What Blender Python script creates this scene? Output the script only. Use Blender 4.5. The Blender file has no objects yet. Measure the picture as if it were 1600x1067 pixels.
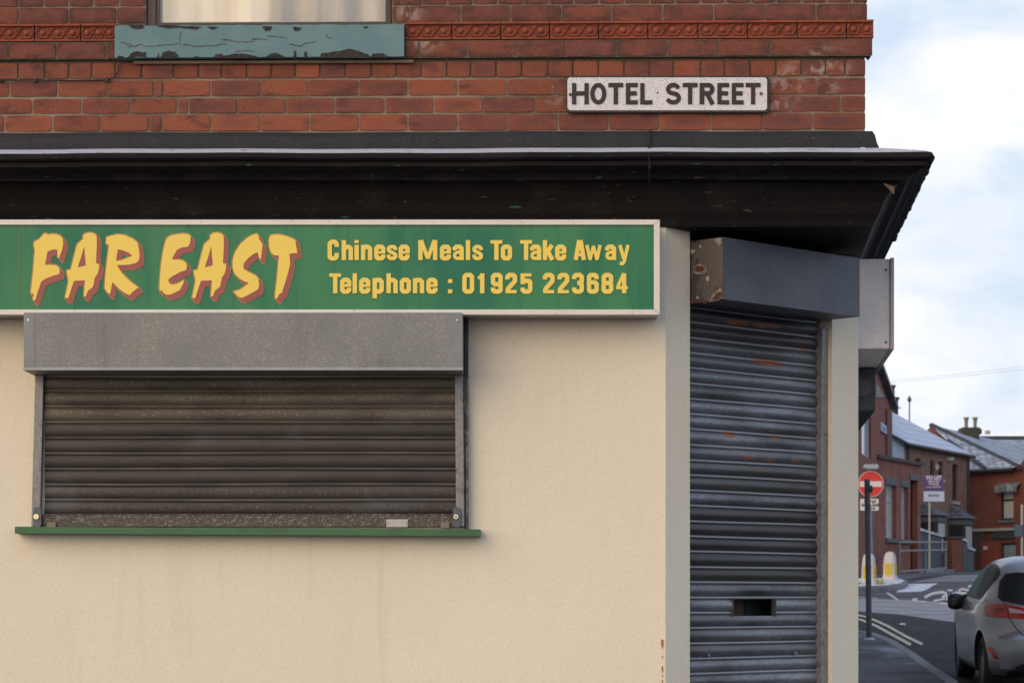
import bpy, bmesh, math, random
import numpy as np
from mathutils import Vector, Matrix
from mathutils.geometry import tessellate_polygon, delaunay_2d_cdt
from mathutils.bvhtree import BVHTree
random.seed(7)
R = math.radians
S = bpy.context.scene
COL = S.collection

# ------------------------------------------------------------------ camera, light, sky
F = 3960.0; HZ = 940.0; CD = 12.0; EYE = 1.5
cam_d = bpy.data.cameras.new('camera'); cam = bpy.data.objects.new('camera', cam_d); COL.objects.link(cam)
cam.location = (0, -CD, EYE); cam.rotation_euler = (R(90), 0, 0)
cam_d.sensor_width = 36; cam_d.lens = 36*F/1600.0; cam_d.shift_y = (HZ-533.5)/1600.0
cam_d.clip_end = 5000; cam_d.clip_start = 0.1
cam_d.dof.use_dof = True; cam_d.dof.focus_distance = 12.0; cam_d.dof.aperture_fstop = 11.0
S.camera = cam
SUN_AZ = 224.0; SUN_EL = 13.0
sd = bpy.data.lights.new('sun', 'SUN'); sun = bpy.data.objects.new('sun', sd); COL.objects.link(sun)
sd.energy = 2.7; sd.angle = R(75); sd.color = (1.0, 0.75, 0.47)
dv = Vector((math.sin(R(SUN_AZ))*math.cos(R(SUN_EL)), math.cos(R(SUN_AZ))*math.cos(R(SUN_EL)), math.sin(R(SUN_EL))))
sun.rotation_euler = dv.to_track_quat('Z', 'Y').to_euler(); sun.location = (-10, -20, 20)
W = bpy.data.worlds.new("World"); S.world = W; W.use_nodes = True
nt = W.node_tree; nt.nodes.clear()
def wn(t, **k):
    n = nt.nodes.new(t)
    for a, b in k.items(): setattr(n, a, b)
    return n
sky = wn('ShaderNodeTexSky', sky_type='NISHITA', sun_disc=False, sun_elevation=R(SUN_EL), sun_rotation=R(SUN_AZ), air_density=1.2, dust_density=1.5)
bg = wn('ShaderNodeBackground'); bg.inputs[1].default_value = 0.10
wo = wn('ShaderNodeOutputWorld'); tc = wn('ShaderNodeTexCoord')
mp = wn('ShaderNodeMapping'); mp.inputs['Scale'].default_value = (1, 1, 2.2); mp.inputs['Location'].default_value = (0.3, 0.1, 0.42)
no = wn('ShaderNodeTexNoise'); no.inputs['Scale'].default_value = 9.5; no.inputs['Detail'].default_value = 6; no.inputs['Roughness'].default_value = 0.5; no.inputs['Distortion'].default_value = 0.3
rp = wn('ShaderNodeValToRGB'); rp.color_ramp.elements[0].position = 0.36; rp.color_ramp.elements[1].position = 0.55
no2 = wn('ShaderNodeTexNoise'); no2.inputs['Scale'].default_value = 11.0; no2.inputs['Detail'].default_value = 4
rp2 = wn('ShaderNodeValToRGB'); rp2.color_ramp.elements[0].color = (8.2, 8.6, 9.4, 1); rp2.color_ramp.elements[1].color = (9.6, 9.55, 9.6, 1)
rp2.color_ramp.elements[0].position = 0.35; rp2.color_ramp.elements[1].position = 0.62
mxb = wn('ShaderNodeMix', data_type='RGBA'); mxb.inputs[0].default_value = 0.85; mxb.inputs[7].default_value = (6.5, 7.6, 9.3, 1)
mx = wn('ShaderNodeMix', data_type='RGBA')
L = nt.links.new
L(tc.outputs['Generated'], mp.inputs[0]); L(mp.outputs[0], no.inputs[0]); L(mp.outputs[0], no2.inputs[0])
L(no.outputs[0], rp.inputs[0]); L(no2.outputs[0], rp2.inputs[0])
L(sky.outputs[0], mxb.inputs[6]); L(rp.outputs[0], mx.inputs[0]); L(mxb.outputs[2], mx.inputs[6]); L(rp2.outputs[0], mx.inputs[7])
sx_ = wn('ShaderNodeSeparateXYZ'); L(tc.outputs['Generated'], sx_.inputs[0])
mr_ = wn('ShaderNodeMapRange'); mr_.inputs[1].default_value = .26; mr_.inputs[2].default_value = .62; L(sx_.outputs[2], mr_.inputs[0])
mxh = wn('ShaderNodeMix', data_type='RGBA'); mxh.inputs[7].default_value = (3.9, 5.0, 7.2, 1); L(mr_.outputs[0], mxh.inputs[0]); L(mx.outputs[2], mxh.inputs[6])
mrx = wn('ShaderNodeMapRange'); mrx.inputs[1].default_value = .30; mrx.inputs[2].default_value = .65; L(sx_.outputs[0], mrx.inputs[0])
mxe = wn('ShaderNodeMix', data_type='RGBA'); mxe.inputs[7].default_value = (5.8, 6.8, 8.5, 1); L(mrx.outputs[0], mxe.inputs[0]); L(mxh.outputs[2], mxe.inputs[6])
L(mxe.outputs[2], bg.inputs[0]); L(bg.outputs[0], wo.inputs[0])
S.view_settings.view_transform = 'Standard'; S.view_settings.look = 'None'
S.view_settings.exposure = 0.16; S.view_settings.gamma = 1.0; S.view_settings.use_curve_mapping = False

# ------------------------------------------------------------------ helpers
def P(px, py, d):
    return Vector(((px-800)/F*d, d-CD, EYE+(HZ-py)/F*d))
PROF = [(-400, 0), (0, 0), (3, .03), (14.8, .50), (27, .93), (59, 1.93), (88, 2.60), (108, 3.0), (140, 3.45), (200, 3.9), (1500, 4.5)]
def zg(y):
    for (a, za), (b, zb) in zip(PROF, PROF[1:]):
        if y <= b: return za+(zb-za)*(y-a)/(b-a)
    return PROF[-1][1]
def G(px, py, dz=0.0):
    lo, hi = 12.2, 900.0
    f = lambda d: EYE+(HZ-py)/F*d-zg(d-CD)-dz
    a = lo
    while a < hi:
        b = a*1.02
        if f(a) < 0 <= f(b): break
        if f(a) >= 0 > f(b): break
        a = b
    for _ in range(40):
        m = (a+b)/2
        if (f(m) < 0) == (f(a) < 0): a = m
        else: b = m
    v = P(px, py, a); return v
def tag(o, label=None, cat=None, group=None, kind=None):
    if label: o['label'] = label
    if cat: o['category'] = cat
    if group: o['group'] = group
    if kind: o['kind'] = kind
    return o
def thing(name, loc, label, cat, group=None, rot=0):
    o = bpy.data.objects.new(name, None); COL.objects.link(o); o.location = loc; o.rotation_euler = (0, 0, rot)
    o.empty_display_size = .2
    return tag(o, label, cat, group)
def wloc(o):
    v = Vector((0, 0, 0))
    while o is not None: v += o.location; o = o.parent
    return v
def TILT(v):
    return Vector((v[0], v[1], v[2]+v[0]*(-.0076+.0046*(v[2]-1.5))))
class MB:
    def __init__(s): s.v = []; s.f = []; s.uv = []; s.mi = []; s.at = {}
    def face(s, pts, uv=None, mi=0):
        n = len(s.v); s.v += [Vector(p) for p in pts]; s.f.append(list(range(n, n+len(pts))))
        s.uv.append(uv or [(0, 0)]*len(pts)); s.mi.append(mi)
    def mesh(s, vs, fs, mi=0):
        n = len(s.v); s.v += [Vector(p) for p in vs]
        for f in fs: s.f.append([n+i for i in f]); s.uv.append([(0, 0)]*len(f)); s.mi.append(mi)
        return n
    def box(s, a, b, mi=0, M=None):
        x0, y0, z0 = a; x1, y1, z1 = b
        vs = [(x, y, z) for z in (z0, z1) for y in (y0, y1) for x in (x0, x1)]
        if M: vs = [M @ Vector(v) for v in vs]
        s.mesh(vs, [(0, 2, 3, 1), (4, 5, 7, 6), (0, 1, 5, 4), (2, 6, 7, 3), (0, 4, 6, 2), (1, 3, 7, 5)], mi)
    def prism(s, poly, off, mi=0):
        """poly: list of 3D points (planar loop), off: extrusion vector"""
        off = Vector(off); n = len(poly); a = [Vector(p) for p in poly]; b = [p+off for p in a]
        tri = tessellate_polygon([a])
        fs = [tuple(t) for t in tri]+[tuple(n+i for i in reversed(t)) for t in tri]
        fs += [(i, (i+1) % n, n+(i+1) % n, n+i) for i in range(n)]
        s.mesh(a+b, fs, mi)
    def tube(s, pts, r, n=8, mi=0, cap=True):
        pts = [Vector(p) for p in pts]; rs = r if isinstance(r, (list, tuple)) else [r]*len(pts)
        rings = []; up = Vector((0, 0, 1))
        for i, p in enumerate(pts):
            t = (pts[min(i+1, len(pts)-1)]-pts[max(i-1, 0)]).normalized()
            a = t.cross(up) if abs(t.dot(up)) < .95 else t.cross(Vector((0, 1, 0)))
            a.normalize(); b = t.cross(a).normalized()
            rings.append([p+(a*math.cos(k*2*math.pi/n)+b*math.sin(k*2*math.pi/n))*rs[i] for k in range(n)])
        vs = [v for g in rings for v in g]; fs = []
        for i in range(len(pts)-1):
            for k in range(n):
                fs.append((i*n+k, i*n+(k+1) % n, (i+1)*n+(k+1) % n, (i+1)*n+k))
        if cap: fs += [tuple(reversed(range(n))), tuple(range((len(pts)-1)*n, len(pts)*n))]
        s.mesh(vs, fs, mi)
    def build(s, name, mats, parent=None, base=None, local=False, tilt=False, smooth=False, bevel=0, fixn=True, autosm=None):
        me = bpy.data.meshes.new(name)
        vs = [TILT(v) for v in s.v] if tilt else s.v
        if local: off = Vector((0, 0, 0))
        elif parent is not None: off = wloc(parent)
        elif base is not None: off = Vector(base)
        else:
            off = Vector((sum(v.x for v in vs)/len(vs), sum(v.y for v in vs)/len(vs), min(v.z for v in vs)))
        me.from_pydata([tuple(v-off) for v in vs], [], s.f)
        uvl = me.uv_layers.new(name='UVMap'); k = 0
        for u in s.uv:
            for c in u: uvl.data[k].uv = c; k += 1
        for i, p in enumerate(me.polygons): p.material_index = s.mi[i]; p.use_smooth = smooth
        for an, vals in s.at.items():
            al = me.attributes.new(an, 'FLOAT', 'POINT'); al.data.foreach_set('value', vals)
        mats = mats if isinstance(mats, (list, tuple)) else [mats]
        for m in mats: me.materials.append(m)
        if fixn:
            bm = bmesh.new(); bm.from_mesh(me)
            if not s.at and not smooth: bmesh.ops.remove_doubles(bm, verts=bm.verts, dist=1e-5)
            bmesh.ops.recalc_face_normals(bm, faces=bm.faces); bm.to_mesh(me); bm.free()
        o = bpy.data.objects.new(name, me); COL.objects.link(o)
        if parent is not None: o.parent = parent
        elif not local: o.location = off
        if bevel:
            m = o.modifiers.new('bev', 'BEVEL'); m.width = bevel; m.segments = 2; m.limit_method = 'ANGLE'; m.angle_limit = R(40)
        return o

# ------------------------------------------------------------------ materials
def mat(name, col, rough=.7, metal=0, over=(), bump=(), spec=.5, coat=0, coords='Object'):
    """over: list of dicts(type,scale,lo,hi,col,fac,vec,attr) mixed over base; bump list of (scale,strength,dist,type)"""
    m = bpy.data.materials.new(name); m.use_nodes = True; t = m.node_tree; t.nodes.clear()
    N = lambda ty: t.nodes.new(ty)
    out = N('ShaderNodeOutputMaterial'); b = N('ShaderNodeBsdfPrincipled'); t.links.new(b.outputs[0], out.inputs[0])
    b.inputs['Roughness'].default_value = rough; b.inputs['Metallic'].default_value = metal
    b.inputs['Specular IOR Level'].default_value = spec; b.inputs['Coat Weight'].default_value = coat
    co = N('ShaderNodeTexCoord').outputs[coords]
    cur = None; rcur = None
    base = N('ShaderNodeRGB'); base.outputs[0].default_value = (*col, 1); cur = base.outputs[0]
    def tex(d):
        mpn = N('ShaderNodeMapping'); mpn.inputs['Scale'].default_value = d.get('vec', (1, 1, 1)); mpn.inputs['Location'].default_value = d.get('loc', (0, 0, 0))
        t.links.new(N('ShaderNodeTexCoord').outputs[d.get('co', coords)], mpn.inputs[0])
        ty = d.get('type', 'noise')
        if ty == 'noise':
            n = N('ShaderNodeTexNoise'); n.inputs['Scale'].default_value = d['scale']; n.inputs['Detail'].default_value = d.get('detail', 4)
            n.inputs['Roughness'].default_value = d.get('nr', .55); n.inputs['Distortion'].default_value = d.get('dist', 0); o = n.outputs[0]
        elif ty == 'voro':
            n = N('ShaderNodeTexVoronoi'); n.inputs['Scale'].default_value = d['scale']; o = n.outputs['Distance'] if d.get('out') == 'd' else n.outputs['Color']
        elif ty == 'objz':
            n = N('ShaderNodeSeparateXYZ'); t.links.new(N('ShaderNodeTexCoord').outputs['Object'], n.inputs[0]); return n.outputs['Z']
        elif ty == 'attr':
            n = N('ShaderNodeAttribute'); n.attribute_name = d['attr']; return n.outputs['Fac']
        elif ty == 'brick':
            n = N('ShaderNodeTexBrick'); n.inputs['Scale'].default_value = 1; n.inputs['Mortar Size'].default_value = d.get('mortar', .008)
            n.inputs['Brick Width'].default_value = d.get('bw', .236); n.inputs['Row Height'].default_value = d.get('bh', .084)
            n.inputs['Color1'].default_value = (*d['c1'], 1); n.inputs['Color2'].default_value = (*d['c2'], 1); n.inputs['Mortar'].default_value = (*d['cm'], 1)
            o = n.outputs['Color']
        t.links.new(mpn.outputs[0], n.inputs[0]); return o
    for d in over:
        o = tex(d)
        if d.get('type') == 'brick': cur = o; continue
        rm = N('ShaderNodeMapRange'); rm.inputs[1].default_value = d.get('lo', .4); rm.inputs[2].default_value = d.get('hi', .6)
        rm.inputs[3].default_value = 0; rm.inputs[4].default_value = d.get('fac', 1.0); t.links.new(o, rm.inputs[0]); fo = rm.outputs[0]
        if d.get('times'):
            o2 = tex(d['times']); r2 = N('ShaderNodeMapRange'); r2.inputs[1].default_value = d['times'].get('lo', .4); r2.inputs[2].default_value = d['times'].get('hi', .6)
            t.links.new(o2, r2.inputs[0]); mu = N('ShaderNodeMath'); mu.operation = 'MULTIPLY'; t.links.new(fo, mu.inputs[0]); t.links.new(r2.outputs[0], mu.inputs[1]); fo = mu.outputs[0]
        mxn = N('ShaderNodeMix'); mxn.data_type = 'RGBA'; mxn.blend_type = d.get('blend', 'MIX')
        t.links.new(fo, mxn.inputs[0]); t.links.new(cur, mxn.inputs[6]); mxn.inputs[7].default_value = (*d['col'], 1); cur = mxn.outputs[2]
        if 'rough' in d:
            if rcur is None:
                v = N('ShaderNodeValue'); v.outputs[0].default_value = rough; rcur = v.outputs[0]
            q = N('ShaderNodeMix'); t.links.new(fo, q.inputs[0]); t.links.new(rcur, q.inputs[2]); q.inputs[3].default_value = d['rough']; rcur = q.outputs[0]
    t.links.new(cur, b.inputs['Base Color'])
    if rcur is not None: t.links.new(rcur, b.inputs['Roughness'])
    last = None
    for bb in bump:
        o = tex(dict(scale=bb[0], type=bb[3] if len(bb) > 3 else 'noise', vec=bb[4] if len(bb) > 4 else (1, 1, 1), detail=5, out='d'))
        bn = N('ShaderNodeBump'); bn.inputs['Strength'].default_value = bb[1]; bn.inputs['Distance'].default_value = bb[2]
        t.links.new(o, bn.inputs['Height'])
        if last is not None: t.links.new(last, bn.inputs['Normal'])
        last = bn.outputs[0]
    if last is not None: t.links.new(last, b.inputs['Normal'])
    return m

m_render = mat('cream_render', (.82, .728, .572), .85, over=[
    dict(scale=1.1, lo=.35, hi=.7, col=(.76, .645, .47), fac=.5), dict(scale=.55, loc=(4, 1, 2), lo=.48, hi=.62, col=(.78, .68, .52), fac=.5),
    dict(scale=200, detail=1, lo=.70, hi=.76, col=(.30, .25, .18), fac=.6), dict(scale=3.5, vec=(1, 1, .25), lo=.60, hi=.75, col=(.66, .55, .40), fac=.3),
    dict(scale=60, lo=.5, hi=.75, col=(.48, .40, .29), fac=.22),
    dict(scale=9, vec=(1, 1, .12), lo=.60, hi=.78, col=(.42, .35, .26), fac=.20)],
    bump=[(9, .2, .015), (60, .28, .006), (170, .3, .003)])
m_brick = mat('red_brick', (.225, .060, .030), .85, over=[
    dict(type='attr', attr='bt', lo=.45, hi=1, col=(.34, .092, .040), fac=.85),
    dict(type='attr', attr='bt', lo=.4, hi=0, col=(.14, .044, .030), fac=.9),
    dict(type='attr', attr='bp', lo=.72, hi=1, col=(.17, .052, .040), fac=.8),
    dict(scale=14, lo=.45, hi=.75, col=(.29, .092, .048), fac=.45),
    dict(type='attr', attr='be', lo=.25, hi=1, col=(.060, .026, .022), fac=.75, times=dict(scale=9, lo=.42, hi=.58)),
    dict(scale=7, vec=(1, 1, 2), lo=.52, hi=.70, col=(.055, .024, .022), fac=.75),
    dict(scale=130, detail=6, nr=.7, lo=.52, hi=.68, col=(.085, .038, .030), fac=.6), dict(scale=95, loc=(3, 3, 3), detail=5, nr=.7, lo=.56, hi=.72, col=(.38, .15, .09), fac=.5),
    dict(type='attr', attr='ce', lo=.1, hi=.9, col=(.115, .042, .036), fac=.8),
    dict(type='attr', attr='bs', lo=0, hi=1, col=(.40, .30, .24), fac=.75, times=dict(scale=16, lo=.50, hi=.60))],
    bump=[(60, .6, .005), (200, .5, .003)])
m_mortar = mat('mortar', (.31, .245, .18), .95, over=[
    dict(scale=2.2, lo=.42, hi=.6, col=(.15, .105, .07), fac=.8),
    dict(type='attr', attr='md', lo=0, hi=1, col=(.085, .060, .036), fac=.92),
    dict(scale=60, lo=.5, hi=.7, col=(.20, .15, .11), fac=.5)], bump=[(120, .6, .004)])
m_terra = mat('terracotta', (.29, .064, .028), .8, over=[
    dict(scale=14, lo=.5, hi=.72, col=(.13, .035, .02), fac=.7), dict(scale=5, lo=.5, hi=.7, col=(.34, .085, .036), fac=.6),
    dict(type='attr', attr='dk', lo=0, hi=1, col=(.10, .03, .018), fac=.8)], bump=[(90, .4, .003)])
m_black = mat('black_paint', (.013, .0115, .0115), .65, spec=.10, over=[
    dict(scale=5, vec=(1, 1, 1), lo=.5, hi=.75, col=(.030, .026, .024), fac=.7, rough=.7),
    dict(scale=26, vec=(.4, 1, 2.5), lo=.665, hi=.70, col=(.05, .12, .09), fac=.8),
    dict(scale=31, vec=(.5, 1, 3), loc=(3, 1, 2), lo=.71, hi=.73, col=(.30, .07, .05), fac=.8)], bump=[(40, .25, .004)])
m_lead = mat('lead_flashing', (.020, .020, .022), .5, spec=.25, over=[
    dict(scale=12, vec=(.6, 1, 1), lo=.62, hi=.66, col=(.18, .035, .03), fac=.0), dict(scale=6, lo=.45, hi=.7, col=(.036, .036, .040), fac=.6, rough=.8)], bump=[(9, .5, .02), (60, .3, .003)])
m_frost = mat('frosted_lead', (.50, .51, .58), .9, over=[
    dict(scale=30, lo=.5, hi=.66, col=(.28, .29, .33), fac=.6), dict(scale=14, vec=(.5, 1, 1), lo=.66, hi=.69, col=(.10, .05, .05), fac=.9)], bump=[(60, .6, .006)])
m_galv = mat('galvanised_sheet', (.205, .207, .193), .55, metal=.35, over=[
    dict(type='voro', scale=110, lo=.15, hi=.95, col=(.27, .27, .25), fac=.45),
    dict(scale=170, detail=2, lo=.56, hi=.70, col=(.52, .49, .40), fac=.6),
    dict(scale=2.5, lo=.4, hi=.7, col=(.155, .158, .155), fac=.6), dict(scale=12, vec=(1, 1, .2), lo=.58, hi=.75, col=(.12, .11, .10), fac=.4)])
m_galv_blue = mat('galvanised_box', (.105, .112, .125), .55, metal=.4, over=[
    dict(type='voro', scale=130, lo=.1, hi=.95, col=(.155, .163, .18), fac=.5), dict(scale=150, lo=.5, hi=.72, col=(.25, .258, .275), fac=.5),
    dict(scale=2.2, lo=.4, hi=.7, col=(.075, .082, .095), fac=.6)])
m_galv_guide = mat('galvanised_guide', (.20, .195, .19), .55, metal=.4, over=[
    dict(type='voro', scale=120, vec=(1, 1, .5), lo=.1, hi=.95, col=(.38, .37, .36), fac=.5), dict(scale=14, lo=.58, hi=.7, col=(.09, .06, .045), fac=.6)])
m_slat_w = mat('grimy_slats', (.052, .043, .036), .5, metal=.25, over=[
    dict(type='attr', attr='var', lo=0, hi=1, col=(.034, .028, .024), fac=.7),
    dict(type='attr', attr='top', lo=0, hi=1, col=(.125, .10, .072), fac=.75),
    dict(type='attr', attr='ridge_light', lo=.1, hi=1, col=(.135, .122, .108), fac=.7, times=dict(scale=6, vec=(.4, 1, 3), lo=.3, hi=.6)),  # highlight on the slat ridges, painted as a lighter colour
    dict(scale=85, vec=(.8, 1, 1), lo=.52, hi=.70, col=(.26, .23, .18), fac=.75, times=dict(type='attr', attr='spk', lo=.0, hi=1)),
    dict(scale=11, vec=(.25, 1, 1), lo=.45, hi=.72, col=(.025, .02, .018), fac=.7),
    dict(scale=5, vec=(.6, 1, 1), lo=.55, hi=.75, col=(.12, .12, .125), fac=.45)], bump=[(70, .2, .002)])
m_slat_d = mat('galvanised_slats', (.205, .213, .226), .42, metal=.45, over=[
    dict(type='voro', scale=100, vec=(.6, .6, 1), lo=.2, hi=.95, col=(.36, .385, .42), fac=.55),
    dict(type='attr', attr='var', lo=0, hi=1, col=(.095, .088, .084), fac=.7), dict(scale=3.0, vec=(.5, .5, 1.6), lo=.44, hi=.66, col=(.055, .048, .043), fac=.8),
    dict(type='attr', attr='grime', lo=0, hi=1, col=(.050, .043, .040), fac=.85),
    dict(type='attr', attr='ridge_light', lo=.1, hi=1, col=(.34, .35, .375), fac=.7),  # painted highlight along each ridge, laid over the grime
    dict(type='attr', attr='bulge', lo=.35, hi=.0, col=(.090, .085, .085), fac=.5),
    dict(type='attr', attr='rust', lo=.15, hi=.9, col=(.38, .135, .045), fac=1, rough=.9, times=dict(scale=45, vec=(.3, .3, 1), lo=.33, hi=.50))], bump=[(80, .2, .002)])
m_bar = mat('bottom_rail', (.075, .060, .050), .6, metal=.2, over=[dict(scale=110, detail=3, lo=.50, hi=.68, col=(.30, .27, .22), fac=.7)])
m_rust = mat('rusty_end_cap', (.10, .085, .075), .75, over=[
    dict(scale=9, loc=(1, 2, 5), lo=.52, hi=.62, col=(.045, .038, .035), fac=.8),
    dict(scale=25, loc=(7, 3, 1), lo=.6, hi=.68, col=(.16, .07, .04), fac=.8), dict(scale=60, lo=.6, hi=.7, col=(.22, .19, .17), fac=.5)], bump=[(30, .5, .004)])
m_alu = mat('aluminium_frame', (.74, .665, .60), .42, metal=.1, over=[dict(scale=5, lo=.45, hi=.7, col=(.60, .53, .46), fac=.5), dict(scale=50, lo=.62, hi=.7, col=(.35, .28, .22), fac=.5)])
m_alu2 = mat('grey_sheet', (.46, .43, .42), .5, metal=.3, over=[dict(scale=6, lo=.45, hi=.75, col=(.30, .27, .26), fac=.6), dict(scale=60, lo=.66, hi=.72, col=(.1, .06, .05), fac=.7)])
m_green = mat('green_sign_face', (.052, .225, .096), .4, spec=.25, over=[
    dict(scale=2.3, vec=(1, 1, .15), lo=.46, hi=.56, col=(.016, .155, .088), fac=.8),
    dict(scale=24, vec=(1, 1, .06), lo=.52, hi=.68, col=(.022, .16, .088), fac=.45),
    dict(scale=7, vec=(1, 1, .5), lo=.52, hi=.75, col=(.075, .22, .095), fac=.5), dict(type='objz', lo=.385, hi=.425, col=(.13, .26, .14), fac=.55, times=dict(scale=16, vec=(1, 1, .3), lo=.38, hi=.55))])
m_gyel = mat('yellow_vinyl', (.92, .65, .10), .45, over=[dict(scale=8, lo=.4, hi=.7, col=(.88, .62, .12), fac=.5)])
m_gpink = mat('red_vinyl', (.36, .085, .075), .5, over=[dict(scale=9, lo=.4, hi=.7, col=(.31, .075, .075), fac=.6)])
m_gyel2 = mat('ochre_vinyl', (.66, .43, .085), .5)
m_sill = mat('green_paint', (.045, .135, .052), .5, over=[dict(scale=14, vec=(.4, 1, 1), lo=.5, hi=.7, col=(.030, .085, .040), fac=.6), dict(scale=60, lo=.62, hi=.7, col=(.10, .15, .06), fac=.5)], bump=[(50, .3, .002)])
m_teal = mat('peeling_teal_paint', (.115, .215, .230), .6, over=[
    dict(scale=5, vec=(.6, 1, 1), lo=.4, hi=.7, col=(.17, .27, .29), fac=.7), dict(scale=3, lo=.55, hi=.7, col=(.07, .17, .18), fac=.7)], bump=[(25, .3, .004), (120, .2, .001)])
m_flake = mat('bare_dark_stone', (.030, .024, .022), .9, over=[dict(scale=60, lo=.5, hi=.7, col=(.11, .08, .06), fac=.5)], bump=[(60, .5, .003)])
m_crack = mat('ochre_crack', (.15, .115, .07), .9, over=[dict(scale=80, lo=.45, hi=.6, col=(.05, .035, .025), fac=.9)])
m_brown = mat('brown_window_paint', (.045, .026, .020), .4, over=[dict(scale=20, vec=(.3, 1, 1), lo=.5, hi=.7, col=(.065, .04, .03), fac=.6)])
m_bead = mat('white_bead', (.42, .39, .36), .6)
m_curtain = mat('cream_curtain', (.62, .545, .42), .9, over=[dict(scale=7, vec=(1, 1, .08), lo=.45, hi=.65, col=(.36, .29, .20), fac=.6), dict(scale=30, vec=(1, 1, .05), lo=.5, hi=.7, col=(.68, .62, .5), fac=.4)])
m_batten = mat('weathered_batten', (.20, .14, .09), .9, over=[dict(scale=30, vec=(.2, 1, 1), lo=.45, hi=.7, col=(.07, .05, .035), fac=.8)])
m_cable = mat('black_cable', (.012, .011, .011), .5)
m_white_sign = mat('white_enamel', (.74, .70, .695), .6, over=[dict(scale=190, detail=2, lo=.56, hi=.64, col=(.22, .19, .18), fac=.7), dict(scale=10, lo=.5, hi=.7, col=(.62, .585, .575), fac=.6)], bump=[(260, .5, .002)])
m_letter = mat('dark_brown_letters', (.022, .015, .012), .6, over=[dict(scale=120, lo=.5, hi=.7, col=(.06, .045, .04), fac=.5)])
m_chrome = mat('screw_metal', (.62, .55, .45), .3, metal=.8)
m_plate = mat('maker_plate', (.46, .43, .42), .45, metal=.3, over=[dict(scale=90, vec=(.5, 1, 2.5), lo=.58, hi=.62, col=(.2, .18, .18), fac=.6)])
m_dark = mat('dark_void', (.012, .010, .009), .8)
m_door = mat('brown_door', (.075, .035, .018), .6)
m_asph = mat('asphalt', (.060, .064, .074), .9, spec=.12, over=[
    dict(scale=.35, lo=.42, hi=.62, col=(.105, .112, .13), fac=.8), dict(scale=6, lo=.5, hi=.7, col=(.04, .043, .05), fac=.5),
    dict(scale=60, lo=.5, hi=.8, col=(.16, .17, .19), fac=.35)], bump=[(90, .4, .01)])
m_asph_d = mat('asphalt_fresh', (.021, .021, .023), .9, spec=.12, over=[dict(scale=9, lo=.46, hi=.68, col=(.080, .080, .084), fac=.7), dict(scale=70, lo=.58, hi=.7, col=(.16, .16, .16), fac=.5), dict(scale=1.4, lo=.62, hi=.72, col=(.10, .105, .12), fac=.6)], bump=[(90, .5, .012)])
m_asph_l = mat('asphalt_worn', (.27, .275, .295), .9, spec=.12, over=[dict(scale=.8, lo=.4, hi=.62, col=(.16, .165, .18), fac=.7), dict(scale=30, lo=.5, hi=.7, col=(.2, .2, .22), fac=.4)], bump=[(90, .4, .01)])
m_pave = mat('pavement_flags', (.12, .123, .133), .9, spec=.12, over=[
    dict(scale=1.0, lo=.42, hi=.62, col=(.050, .052, .060), fac=.8), dict(scale=40, lo=.5, hi=.8, col=(.22, .24, .28), fac=.35),
    dict(scale=.7, vec=(1, .5, 1), loc=(3, 5, 0), lo=.54, hi=.68, col=(.30, .33, .39), fac=.7)], bump=[(60, .4, .008)])
m_joint = mat('paving_joint', (.030, .030, .032), .9)
m_kerb = mat('kerb_stone', (.17, .17, .175), .8, over=[dict(scale=4, lo=.4, hi=.65, col=(.09, .09, .095), fac=.7), dict(scale=30, lo=.5, hi=.8, col=(.3, .3, .33), fac=.4)], bump=[(40, .4, .01)])
m_snow = mat('thin_snow', (.52, .56, .64), .9, over=[dict(scale=3, lo=.45, hi=.62, col=(.25, .27, .32), fac=.7), dict(scale=14, lo=.5, hi=.7, col=(.62, .66, .72), fac=.5)], bump=[(12, .4, .03)])
m_paintw = mat('road_paint_white', (.46, .43, .42), .7, over=[dict(scale=14, lo=.5, hi=.62, col=(.16, .15, .15), fac=.7)])
m_painty = mat('road_paint_faded', (.56, .46, .32), .7, over=[dict(scale=16, lo=.48, hi=.62, col=(.16, .13, .10), fac=.7)])
def bgbrick(name, c1, c2, cm, **k):
    return mat(name, c1, .88, coords='UV', over=[dict(type='brick', c1=c1, c2=c2, cm=cm, mortar=.013), dict(scale=1.3, lo=.42, hi=.66, col=tuple(x*.55 for x in c1), fac=.6),
        dict(scale=14, lo=.5, hi=.7, col=tuple(min(1, x*1.35) for x in c1), fac=.4)])
m_bb_red = bgbrick('brick_house_red', (.30, .078, .045), (.24, .062, .038), (.14, .07, .055))
m_bb_ext = bgbrick('brick_extension', (.26, .070, .042), (.195, .052, .034), (.30, .165, .12))
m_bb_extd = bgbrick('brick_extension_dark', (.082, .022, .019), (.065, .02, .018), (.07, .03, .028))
m_bb_brown = bgbrick('brick_terrace_brown', (.24, .122, .082), (.195, .098, .068), (.24, .15, .11))
m_bb_or = bgbrick('brick_far_red', (.215, .058, .034), (.165, .045, .028), (.12, .055, .04))
m_slate_snow = mat('slate_under_snow', (.50, .55, .65), .85, coords='UV', over=[dict(type='brick', c1=(.52, .57, .67), c2=(.44, .49, .59), cm=(.28, .31, .38), bw=.5, bh=.30, mortar=.02), dict(scale=.7, lo=.45, hi=.7, col=(.36, .40, .50), fac=.5)])
m_slate = mat('slate_frosted', (.20, .22, .27), .8, coords='UV', over=[dict(type='brick', c1=(.46, .50, .59), c2=(.32, .36, .43), cm=(.07, .07, .085), bw=.45, bh=.25, mortar=.03), dict(scale=1.1, lo=.50, hi=.66, col=(.09, .095, .11), fac=.8)])
m_slate_dk = mat('slate_dark', (.085, .088, .105), .75, coords='UV', over=[dict(type='brick', c1=(.13, .135, .16), c2=(.075, .078, .09), cm=(.04, .04, .045), bw=.4, bh=.25, mortar=.03), dict(scale=1.6, lo=.55, hi=.7, col=(.25, .28, .34), fac=.7)])
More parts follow.
